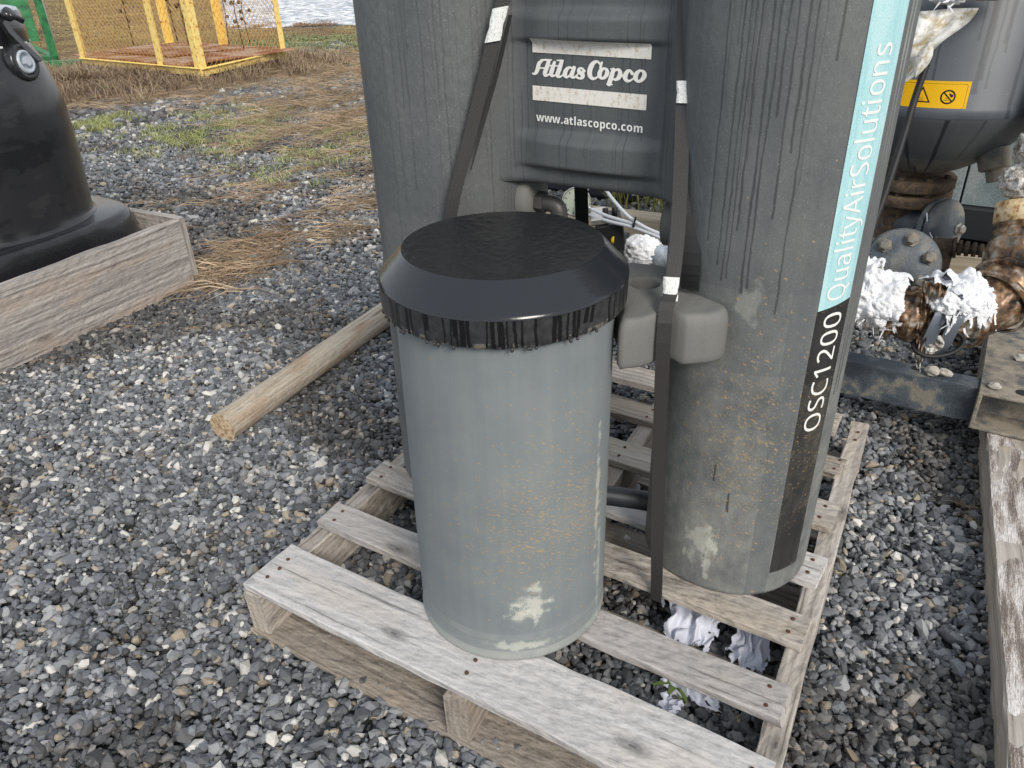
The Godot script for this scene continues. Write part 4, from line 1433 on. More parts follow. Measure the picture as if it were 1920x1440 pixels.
	p_sheet(st, 10, 18, func(u, v):
		var w := 0.017 * sin(PI * clampf(v * 0.92 + 0.08, 0.0, 1.0))
		return Vector3(0.890 - 0.014 * v + (u - 0.5) * 2.0 * w, lerpf(1.0, 0.922, v), -1.525 + 0.012 * sin(u * 4.0) + 0.01 * v), Vector3(0, 0, 1))
	obj("torn_film", st, M.foil_film, t)
	st = mb()
	p_blob(st, Vector3(0.905, 1.094, -1.59), Vector3(0.045, 0.018, 0.04), 0.30, 2.3, 17, 4)
	frayed(st, Vector3(0.915, 1.085, -1.56), 14, 0.02, 25)
	obj("torn_lagging", st, M.wool, t)
	st = mb()
	p_blob(st, Vector3(0.985, 1.098, -1.60), Vector3(0.06, 0.014, 0.03), 0.30, 2.3, 19, 4)
	obj("scorched_lagging", st, M.wool_dirty, t)
	# black cable in front of the label
	st = mb()
	p_tube(st, curve([Vector3(0.895, 1.05, -1.62), Vector3(0.889, 0.955, -1.575), Vector3(0.884, 0.86, -1.50), Vector3(0.882, 0.80, -1.47), Vector3(0.876, 0.69, -1.40), Vector3(0.868, 0.60, -1.345), Vector3(0.862, 0.50, -1.33)], 6), 0.0085, 10)
	obj("cable", st, M.black_rubber, t)
	# skid: front channel, plate at the right end, side web
	st = mb()
	p_box(st, Vector3(1.1, 0.096, 0.008), at(Vector3(0.64, 0.142, -1.418)), 0.002)
	p_box(st, Vector3(1.1, 0.008, 0.062), at(Vector3(0.64, 0.190, -1.4455)), 0.003)
	p_box(st, Vector3(1.1, 0.008, 0.062), at(Vector3(0.64, 0.094, -1.4455)), 0.003)
	var ch := obj("cross_channel", st, M.steel, t)
	st = mb()
	p_lathe(st, [Vector2(0.012, 0.0), Vector2(0.012, 0.0012), Vector2(0.0, 0.0013)], 16, at(Vector3(1.035, 0.1942, -1.455)))
	obj("bolt_hole", st, M.cab_base, ch)
	st = mb()
	p_box(st, Vector3(0.75, 0.008, 0.95), at(Vector3(1.565, 0.196, -1.855)), 0.002)
	p_box(st, Vector3(0.75, 0.008, 0.95), at(Vector3(1.565, 0.095, -1.855)), 0.002)
	p_box(st, Vector3(0.010, 0.093, 0.95), at(Vector3(1.195, 0.1455, -1.855)), 0.002)
	p_box(st, Vector3(0.74, 0.093, 0.008), at(Vector3(1.568, 0.1455, -1.47)), 0.002)
	var pt := obj("skid_plate", st, M.steel_dusty, t)
	st = mb()
	var slot := PackedVector2Array()
	for k in 24:
		var a := TAU * k / 24
		slot.append(Vector2(signf(cos(a)) * 0.03 + 0.016 * cos(a), 0.016 * sin(a)))
	var V := PackedVector3Array()
	var U := PackedVector2Array()
	for k in 24:
		for q in [Vector2.ZERO, slot[k], slot[(k + 1) % 24]]:
			V.append(Vector3(1.315 + q.x, 0.2012, -1.425 + q.y)); U.append(q)
	emit(st, V, U, -1, Vector3.UP)
	obj("slot", st, M.cab_base, pt)
	# valve block, gauge and white tubes seen through the gap
	st = mb()
	p_box(st, Vector3(0.075, 0.075, 0.14), at(Vector3(0.195, 0.516, -1.27), Vector3(0, 0.5, 0.1)), 0.004)
	var vb := obj("valve_block", st, M.black_rubber, t)
	st = mb()
	p_box(st, Vector3(0.05, 0.02, 0.11), at(Vector3(0.17, 0.560, -1.25), Vector3(0, 0.5, 0.1)), 0.004)
	obj("valve_cover", st, M.chrome, vb)
	st = mb()
	p_lathe(st, [Vector2(0.011, 0), Vector2(0.011, 0.0015), Vector2(0.0, 0.0016)], 16, aim(Vector3(0.236, 0.512, -1.215), Vector3(0.85, 0, 0.5)))
	obj("round_sticker", st, M.label_yellow, vb)
	for p in [Vector3(0.195, 0.562, -1.24), Vector3(0.212, 0.562, -1.265)]:
		st = mb()
		p_tube(st, [p, p + Vector3(0, 0.026, 0)], 0.0085, 10)
		obj("valve_knob", st, M.black_rubber, vb)
	st = mb()
	var gd := Vector3(0.45, 0.25, 0.9).normalized()
	p_lathe(st, [Vector2(0.040, -0.03), Vector2(0.042, 0.0), Vector2(0.040, 0.004), Vector2(0.037, 0.001), Vector2(0.0, 0.001)], 28, aim(Vector3(0.100, 0.592, -1.25), gd))
	var ga := obj("pressure_gauge", st, M.chrome, t)
	st = mb()
	p_lathe(st, [Vector2(0.037, 0.0), Vector2(0.0, 0.0005)], 28, aim(Vector3(0.100, 0.592, -1.25) + gd * 0.0018, gd))
	obj("dial", st, M.dial, ga)
	st = mb()
	var gx := aim(Vector3(0.100, 0.592, -1.25) + gd * 0.003, gd)
	p_tube(st, [gx * Vector3(-0.008, 0, 0.004), gx * Vector3(0.026, 0, -0.014)], 0.0013, 5)
	for k in 9:
		var a := k / 9.0 * 5.0
		p_tube(st, [gx * Vector3(0.029 * cos(a), 0, 0.029 * sin(a)), gx * Vector3(0.034 * cos(a), 0, 0.034 * sin(a))], 0.0012, 4)
	obj("needle", st, M.black_rubber, ga)
	st = mb()
	p_tube(st, [Vector3(0.130, 0.50, -1.23), Vector3(0.130, 0.545, -1.23)], [0.016, 0.012], 12)
	p_tube(st, [Vector3(0.130, 0.545, -1.23), Vector3(0.130, 0.600, -1.23)], 0.008, 10)
	p_tube(st, [Vector3(0.12, 0.585, -1.23), Vector3(0.158, 0.587, -1.225)], 0.009, 10)
	p_tube(st, [Vector3(0.12, 0.572, -1.23), Vector3(0.152, 0.570, -1.225)], 0.009, 10)
	obj("brass_fitting", st, M.chrome, t)
	for P in [[Vector3(0.13, 0.60, -1.23), Vector3(0.135, 0.625, -1.23), Vector3(0.155, 0.66, -1.24), Vector3(0.19, 0.70, -1.25)], [Vector3(0.155, 0.587, -1.225), Vector3(0.22, 0.577, -1.21), Vector3(0.30, 0.570, -1.20), Vector3(0.40, 0.556, -1.18), Vector3(0.55, 0.53, -1.15)], [Vector3(0.15, 0.570, -1.225), Vector3(0.22, 0.566, -1.205), Vector3(0.30, 0.562, -1.195), Vector3(0.40, 0.548, -1.175), Vector3(0.55, 0.52, -1.14)], [Vector3(0.14, 0.70, -1.26), Vector3(0.185, 0.648, -1.245), Vector3(0.235, 0.61, -1.225), Vector3(0.30, 0.578, -1.20), Vector3(0.40, 0.553, -1.18), Vector3(0.55, 0.525, -1.15)]]:
		st = mb()
		p_tube(st, curve(P, 6), 0.0048, 8)
		obj("air_tube", st, M.tube_white, t)
	st = mb()
	p_lathe(st, [Vector2(0.0075, -0.004), Vector2(0.011, 0.0), Vector2(0.0075, 0.004)], 12, aim(Vector3(0.302, 0.569, -1.198), Vector3(1, -0.1, 0.1)))
	p_tube(st, [Vector3(0.302, 0.578, -1.197), Vector3(0.305, 0.592, -1.193)], 0.003, 5)
	obj("cable_tie", st, M.black_rubber, t)
	# posts that carry the pipe and the block
	st = mb()
	p_box(st, Vector3(0.05, 0.37, 0.05), at(Vector3(0.12, 0.235, -1.37)), 0.003)
	p_box(st, Vector3(0.2, 0.06, 0.1), at(Vector3(0.13, 0.465, -1.29)), 0.003)
	obj("pipe_stand", st, M.cab_base, t)

# cloth torn and wrapped part way round a pipe
func drape(st: SurfaceTool, a: Vector3, b: Vector3, r: float, th0: float, th1: float, seed_: int, fold: float) -> void:
	var ax := (b - a).normalized()
	var fw := ax.cross(Vector3.UP).normalized()
	if fw.z < 0.0: fw = -fw
	var fn := noise(seed_, 1.5, 2)
	var e := noise(seed_ + 9, 4.0, 3)
	p_sheet(st, 50, 70, func(u, v):
		var th := deg_to_rad(lerpf(th0, th1, v))
		var k: float = 1.0 + fold * (fn.get_noise_2d(u * 1.5 + v * 0.6, v * 2.6) * 1.3 + 0.2) + 0.06 * v * v
		return a.lerp(b, u + 0.05 * fn.get_noise_2d(v * 2.0, u)) + (Vector3.UP * cos(th) + fw * sin(th)) * r * k, Vector3(0, 0.5, 1), func(u, v):
		return minf(u, 1.0 - u) > 0.05 + 0.10 * e.get_noise_2d(u * 0.7, v * 1.5) and v < 0.92 + 0.18 * e.get_noise_2d(u * 1.8, 3.0) and v > 0.04)

# loose fibres round a torn edge
func frayed(st: SurfaceTool, c: Vector3, n: int, spread: float, seed_: int) -> void:
	var r := RandomNumberGenerator.new()
	r.seed = seed_
	for k in n:
		var p := c + Vector3(r.randf_range(-1, 1), r.randf_range(-0.5, 0.8), r.randf_range(-0.3, 0.3)) * spread
		var d := Vector3(r.randf_range(-0.5, 0.5), r.randf_range(-1.0, 0.3), r.randf_range(0.0, 0.6)).normalized() * r.randf_range(0.012, 0.035)
		var s := d.cross(Vector3(0.2, 0.4, 1)).normalized() * r.randf_range(0.001, 0.0035)
		p_ribbon(st, [p, p + d * 0.5 + s * r.randf_range(-1, 1), p + d], [s * 2.0, s * 1.6, s * 0.4], 0.0006)

func cabinet() -> void:
	var t := thing("machine_cabinet", "grey-green panelled metal cabinet with a black base behind the vessel", "cabinet", Vector3(1.3, 0, -3.3))
	var st := mb()
	p_box(st, Vector3(1.9, 0.13, 0.9), at(Vector3(1.3, 0.165, -3.4)), 0.004)
	for x in [0.5, 1.3, 2.1]: p_box(st, Vector3(0.12, 0.1, 0.8), at(Vector3(x, 0.05, -3.42)), 0.004)
	obj("base", st, M.cab_base, t)
	st = mb()
	p_box(st, Vector3(1.86, 1.27, 0.84), at(Vector3(1.3, 0.865, -3.42)), 0.004)
	obj("body", st, M.cab_base, t)
	var xs := [0.37, 0.60, 0.83, 1.01, 1.19, 1.42, 1.65, 1.88, 2.23]
	for k in xs.size() - 1:
		st = mb()
		p_box(st, Vector3(xs[k + 1] - xs[k] - 0.008, 1.26, 0.012), at(Vector3((xs[k] + xs[k + 1]) * 0.5, 0.862, -2.995)), 0.003)
		obj("panel", st, M.cab_panel, t)

# ------------------------------------------------------------------ black basin in its crate, pole
func left_side() -> void:
	var t := thing("wooden_crate", "low open crate of wide grey boards around the black basin", "crate", Vector3(-2.3, 0, -0.8))
	var st := mb()
	var a := Vector3(-1.618, 0.150, 0.30)
	var b := Vector3(-1.738, 0.150, -1.235)
	var xf := Transform3D(Basis.from_euler(Vector3(0, -atan2(b.z - a.z, b.x - a.x), 0)), (a + b) * 0.5)
	p_plank(st, a.distance_to(b), 0.285, 0.036, xf, 601, 0.004, 30, Vector2(0.0, 0.2), 0.006)
	obj("side_board", st, M.crate_wood, t)
	st = mb()
	p_plank(st, 1.28, 0.27, 0.034, at(Vector3(-2.40, 0.15, -1.255), Vector3(0, 0.03, 0)), 602, 0.004, 20, Vector2(0.3, 0.5), 0.006)
	obj("side_board", st, M.crate_wood, t)
	st = mb()
	p_plank(st, 1.5, 0.285, 0.036, at(Vector3(-2.98, 0.150, -0.45), Vector3(0, PI * 0.5, 0)), 603, 0.004, 16, Vector2(0.5, 0.1), 0.006)
	obj("side_board", st, M.crate_wood, t)
	st = mb()
	p_plank(st, 1.28, 0.27, 0.034, at(Vector3(-2.30, 0.15, 0.28)), 604, 0.004, 16, Vector2(0.2, 0.7), 0.006)
	obj("side_board", st, M.crate_wood, t)
	for k in 6:
		st = mb()
		p_plank(st, 1.2, 0.03, 0.22, at(Vector3(-2.33, 0.03, -1.1 + k * 0.25)), 610 + k, 0.003, 8, Vector2(0.1 * k, 0.3))
		obj("floor_board", st, M.crate_wood, t)
	# basin
	var c := Vector3(-2.30, 0, -0.765)
	t = thing("black_basin", "black moulded plastic pump basin with grey lid and side fittings", "basin", c + Vector3(0, 0.045, 0))
	st = mb()
	# square skirt with rounded corners, wider below
	var rings := []
	var vs := []
	for q in [[0.05, 0.49, 0.0], [0.24, 0.475, 0.0], [0.30, 0.468, 0.0], [0.322, 0.463, 0.0], [0.332, 0.455, 0.0], [0.336, 0.44, 0.0]]:
		var ring := []
		for i in 96:
			var an := TAU * i / 96 - 0.08
			var n := 3.6
			var rr: float = q[1] / pow(pow(absf(cos(an + 0.08)), n) + pow(absf(sin(an + 0.08)), n), 1.0 / n)
			ring.append(c + Vector3(rr * cos(an), q[0], rr * sin(an)))
		rings.append(ring); vs.append(q[0])
	p_loft(st, rings, vs, true, Vector2i(1, 1), 0)
	obj("skirt", st, M.black_plastic, t)
	st = mb()
	p_lathe(st, [Vector2(0.418, 0.337), Vector2(0.411, 0.342), Vector2(0.405, 0.352), Vector2(0.408, 0.40), Vector2(0.414, 0.50), Vector2(0.418, 0.65), Vector2(0.418, 0.74), Vector2(0.413, 0.80), Vector2(0.400, 0.86), Vector2(0.382, 0.925), Vector2(0.365, 0.965), Vector2(0.36, 0.975)], 96, at(c), 30.0, 0, Vector2i.ZERO, Vector2(0, 2))
	var body := obj("body", st, M.black_plastic, t)
	st = mb()
	p_lathe(st, [Vector2(0.352, 0.970), Vector2(0.362, 0.985), Vector2(0.362, 1.075), Vector2(0.356, 1.085)], 96, at(c), 30.0, 0, Vector2i.ZERO, Vector2(0, 1))
	obj("neck", st, M.black_plastic, t)
	st = mb()
	for k in 40:
		var an := TAU * k / 40
		if k % 5 == 4: continue
		p_box(st, Vector3(0.006, 0.007, 0.03), at(c + Vector3(0.3605 * cos(an), 0.9775, 0.3605 * sin(an)), Vector3(0, -an, 0)), 0.002)
	obj("sealant_bead", st, M.white_print, body)
	st = mb()
	p_lathe(st, [Vector2(0.356, 1.083), Vector2(0.352, 1.092), Vector2(0.33, 1.098), Vector2(0.0, 1.108)], 96, at(c), 30.0, 0)
	obj("lid", st, M.grey_lid, t)
	# screw cap facing the yard
	var d := Vector3(0.86, 0.12, -0.35).normalized()
	var p := c + Vector3(0.352, 0.925, -0.175)
	st = mb()
	p_lathe(st, [Vector2(0.066, -0.05), Vector2(0.064, 0.004), Vector2(0.057, 0.012), Vector2(0.043, 0.010), Vector2(0.041, 0.0)], 36, aim(p, d))
	var cap := obj("screw_cap", st, M.black_plastic, t)
	st = mb()
	p_lathe(st, [Vector2(0.041, 0.0), Vector2(0.038, 0.014), Vector2(0.030, 0.015), Vector2(0.028, 0.006), Vector2(0.0, 0.006)], 32, aim(p, d))
	p_lathe(st, [Vector2(0.018, 0.006), Vector2(0.016, 0.02), Vector2(0.0, 0.02)], 6, aim(p, d), 0, -1)
	obj("cap_rim", st, M.grey_lid, cap)
	d = Vector3(0.88, 0.05, 0.47).normalized()
	p = c + Vector3(0.360, 0.905, 0.10)
	st = mb()
	p_lathe(st, [Vector2(0.080, -0.05), Vector2(0.066, 0.004), Vector2(0.056, 0.012), Vector2(0.0, 0.012)], 32, aim(p, d))
	p_tube(st, curve([p, p + d * 0.05, p + d * 0.08 + Vector3(-0.01, -0.012, 0.02), p + d * 0.09 + Vector3(-0.03, -0.02, 0.09), p + d * 0.09 + Vector3(-0.05, -0.02, 0.22)], 5), 0.027, 16)
	obj("spout", st, M.black_plastic, t)
	st = mb()
	p_ribbon(st, [c + Vector3(0.345, 1.08, -0.145), c + Vector3(0.345, 1.02, -0.165), c + Vector3(0.338, 0.97, -0.20), c + Vector3(0.345, 0.92, -0.235)], [Vector3(0.02, 0, 0.03), Vector3(0.02, 0, 0.03), Vector3(0.02, 0, 0.03), Vector3(0.02, 0, 0.03)], 0.014)
	p_lathe(st, [Vector2(0.012, 0), Vector2(0.022, 0.012), Vector2(0.022, 0.03), Vector2(0.0, 0.034)], 10, aim(c + Vector3(0.35, 1.07, -0.16), Vector3(0.9, 0.5, -0.3)))
	p_tube(st, [c + Vector3(0.365, 1.09, -0.15), c + Vector3(0.39, 1.055, -0.20)], 0.01, 8)
	obj("latch", st, M.black_plastic, t)
	# round post on the gravel
	t = thing("wooden_pole", "split tan wooden pole lying on the gravel behind the canister", "pole", Vector3(-0.65, 0, -0.9))
	st = mb()
	a = Vector3(-0.640, 0.046, -0.470)
	b = Vector3(-0.80, 0.046, -2.05)
	var fn := noise(19, 5.0, 3)
	rings = []
	vs = []
	var x := (b - a).normalized().cross(Vector3.UP)
	for k in 25:
		var s := k / 24.0
		var ring := []
		for i in 36:
			var an := TAU * i / 36
			var rr := 0.0455 * (1.0 + 0.05 * fn.get_noise_2d(an, s * 4.0))
			# drying crack along the upper left
			var e := absf(an - 2.05 - 0.12 * fn.get_noise_1d(s * 3.0))
			rr -= 0.012 * ss(0.13, 0.02, e)
			if an > 3.4 and an < 5.9: rr = minf(rr, 0.040 / absf(sin(an)))
			ring.append(a.lerp(b, s) + (x * -cos(an) + Vector3.UP * sin(an)) * rr)
		rings.append(ring); vs.append(s * 1.3)
	p_loft(st, rings, vs, true, Vector2i(0, 0), 0)
	M.pole.uv1_scale = Vector3(1, 1, 1)
	var po := obj("shaft", st, swap_uv(M.pole), t)
	st = mb()
	var V := PackedVector3Array()
	var U := PackedVector2Array()
	for i in 36:
		for q in [a + (a - b).normalized() * 0.001, rings[0][i], rings[0][(i + 1) % 36]]:
			V.append(q); U.append(Vector2(q.x, q.y))
	emit(st, V, U, -1, a - b)
	obj("sawn_end", st, M.pole_end, po)

# the same wood with its grain turned to run along v
func swap_uv(m: StandardMaterial3D) -> StandardMaterial3D:
	var c: StandardMaterial3D = m.duplicate()
	var im: Image = m.albedo_texture.get_image()
	im.rotate_90(CLOCKWISE)
	c.albedo_texture = ImageTexture.create_from_image(im)
	return c

# ------------------------------------------------------------------ cage and green frame far left
func bar(st: SurfaceTool, a: Vector3, b: Vector3, w: float, h: float, turn := 0.0) -> void:
	var d := b - a
	var y := d.normalized()
	var x := y.cross(Vector3(0.01, 1, 0.02) if absf(y.y) < 0.9 else Vector3(cos(turn), 0, sin(turn))).normalized()
	p_box(st, Vector3(w, d.length(), h), Transform3D(Basis(x, y, x.cross(y)), (a + b) * 0.5), 0.004)

func mesh_wall(st: SurfaceTool, a: Vector3, b: Vector3, y0: float, y1: float, step: float) -> void:
	var L := Vector2(b.x - a.x, b.z - a.z).length()
	var H := y1 - y0
	var n := int((L + H) / step)
	for k in range(1, n):
		for s in 2:
			var o := k * step
			var u0 := maxf(0.0, o - H)
			var u1 := minf(L, o)
			var p := Vector2(u0, minf(o, H) if o < H else H)
			var q := Vector2(u1, o - u1)
			if s == 1: p.x = L - p.x; q.x = L - q.x
			if p.distance_to(q) < 0.02: continue
			var P := a.lerp(b, p.x / L) + Vector3(0, y0 + p.y, 0)
			var Q := a.lerp(b, q.x / L) + Vector3(0, y0 + q.y, 0)
			p_tube(st, [P, Q], 0.0024, 3, false)

func yard_back() -> void:
	var A := Vector3(-9.20, 0, -5.54)
	var B := Vector3(-6.60, 0, -5.30)
	var C := Vector3(-6.98, 0, -6.95)
	var D := A + C - B
	var t := thing("yellow_cage", "yellow angle-iron cage with rusty mesh sides and a rust-brown floor", "cage", (A + C) * 0.5)
	var ab := (B - A).normalized()
	var bc := (C - B).normalized()
	var H := 1.45
	var posts := [[A, ab, bc], [A.lerp(B, 0.37), ab, bc], [A.lerp(B, 0.68), ab, bc], [B, -ab, bc], [C, -ab, -bc], [D, ab, -bc], [D.lerp(C, 0.5), ab, -bc]]
	for k in posts.size():
		var q = posts[k]
		if k == 1: continue
		var st := mb()
		var lo := 0.0 if k != 0 else 0.06
		var w := 0.105
		p_box(st, Vector3(w, H - lo, 0.008), Transform3D(Basis(q[1], Vector3.UP, q[1].cross(Vector3.UP)), q[0] + q[1] * w * 0.5 + Vector3(0, (H + lo) * 0.5, 0)), 0.002)
		p_box(st, Vector3(w, H - lo, 0.008), Transform3D(Basis(q[2], Vector3.UP, q[2].cross(Vector3.UP)), q[0] + q[2] * w * 0.5 + q[1] * 0.002 + Vector3(0, (H + lo) * 0.5, 0)), 0.002)
		obj("post", st, M.yellow, t)
	for q in [[A, B], [B, C], [C, D], [D, A]]:
		for y in [0.13, H - 0.03]:
			var st := mb()
			bar(st, q[0] + Vector3(0, y, 0), q[1] + Vector3(0, y, 0), 0.008, 0.085)
			bar(st, q[0] + Vector3(0, y + 0.03, 0), q[1] + Vector3(0, y + 0.0385, 0), 0.06, 0.008)
			obj("rail", st, M.yellow, t)
		var st := mb()
		mesh_wall(st, q[0], q[1], 0.16, H - 0.05, 0.085)
		obj("mesh_side", st, M.yellow_mesh, t)
	var st := mb()
	var cen := (A + C) * 0.5
	p_box(st, Vector3(A.distance_to(B) - 0.1, 0.02, B.distance_to(C) - 0.1), Transform3D(Basis(ab, Vector3.UP, ab.cross(Vector3.UP)), cen + Vector3(0, 0.185, 0)), 0.004)
	obj("floor_plate", st, M.rust_floor, t)
	for k in 3:
		st = mb()
		p_box(st, Vector3(0.5, 0.02, 0.75), Transform3D(Basis(ab, Vector3.UP, ab.cross(Vector3.UP)), cen + ab * (-0.85 + k * 0.53) + bc * -0.1 + Vector3(0, 0.21, 0)), 0.004)
		obj("floor_slab", st, M.rust_floor, t)
	# green frame
	t = thing("steel_stand", "green painted steel tube frame standing left of the yellow cage", "frame", Vector3(-10.2, 0, -6.0))
	var G := Vector3(-10.45, 0, -5.92)
	st = mb()
	bar(st, G + Vector3(0.09, 0.10, 0.05), G + Vector3(0.09, 1.9, 0.05), 0.075, 0.075)
	obj("upright", st, M.green, t)
	st = mb()
	bar(st, G + Vector3(-1.1, 0.07, 0.62), G + Vector3(0.14, 0.07, 0.08), 0.10, 0.10)
	obj("base_rail", st, M.green, t)
	st = mb()
	bar(st, G + Vector3(-0.2, 0.06, 0.95), G + Vector3(1.15, 0.06, -0.02), 0.09, 0.09)
	obj("base_rail", st, M.green, t)
	st = mb()
	bar(st, Vector3(-14.3, 0.0, -7.7), Vector3(-14.3, 2.4, -7.7), 0.42, 0.1, 0.6)
	obj("upright", st, M.green, t)
	st = mb()
	bar(st, Vector3(-14.9, 0.05, -7.8), Vector3(-10.5, 0.05, -5.95), 0.09, 0.09)
	obj("base_rail", st, M.green, t)
	t = thing("grey_post", "slim pale grey post standing beside the green frame", "post", Vector3(-13.4, 0, -7.65))
	st = mb()
	p_tube(st, [Vector3(-13.4, -0.05, -7.65), Vector3(-13.4, 2.2, -7.65)], 0.055, 12)
	obj("shaft", st, M.grey_paint, t)
	# things on the ground behind the separator
	t = thing("sleeper_beam", "dusty squared timber lying on the gravel behind the separator", "timber", Vector3(-0.1, 0, -2.68))
	st = mb()
	p_plank(st, 2.2, 0.10, 0.11, at(Vector3(0.1, 0.055, -2.70), Vector3(0, 0.06, 0)), 640, 0.006, 14, Vector2(0.3, 0.1), 0.01)
	obj("beam", st, M.sleeper, t)
	t = thing("motor_base", "low blue-black metal box with bolts on the ground behind the separator", "metal box", Vector3(-0.75, 0, -3.3))
	st = mb()
	p_box(st, Vector3(0.62, 0.17, 0.4), at(Vector3(-0.80, 0.085, -3.35), Vector3(0, -0.1, 0)), 0.02)
	var mo := obj("housing", st, mat(g8(36, 38, 46), 0.5), t)
	for q in [Vector3(-0.62, 0.15, -3.16), Vector3(-0.52, 0.06, -3.15), Vector3(-0.8, 0.14, -3.14)]:
		bolt(mo, aim(q, Vector3(0.1, 0, 1)), 0.016, M.white_print)

# ------------------------------------------------------------------ plants
func blade_mesh(n: int, h: float, spread: float, w: float, lie: float, seed_: int) -> ArrayMesh:
	var r := RandomNumberGenerator.new()
	r.seed = seed_
	var st := mb()
	for k in n:
		var a := r.randf() * TAU
		var out := Vector3(cos(a), 0, sin(a))
		var o := Vector3(r.randf_range(-1, 1), 0, r.randf_range(-1, 1)) * spread
		var L := h * r.randf_range(0.55, 1.2)
		var d := (out * lie + Vector3.UP * (1.0 - lie) + Vector3(r.randfn(0, 0.15), 0, r.randfn(0, 0.15))).normalized()
		var s := d.cross(Vector3.UP if lie < 0.7 else Vector3(out.z, 0.4, -out.x)).normalized() * w * 0.5
		var p0 := o
		var p1 := o + d * L * 0.5 + Vector3(0, 0.05 * L, 0)
		var p2 := o + d * L * 0.95 + out * L * 0.18 - Vector3(0, 0.10 * L, 0)
		var V := PackedVector3Array([p0 - s, p0 + s, p1 + s * 0.8, p0 - s, p1 + s * 0.8, p1 - s * 0.8, p1 - s * 0.8, p1 + s * 0.8, p2])
		var U := PackedVector2Array(); U.resize(9)
		emit(st, V, U, 0, s.cross(d) if s.cross(d).y > 0 else -s.cross(d))
	st.generate_normals()
	return st.commit()

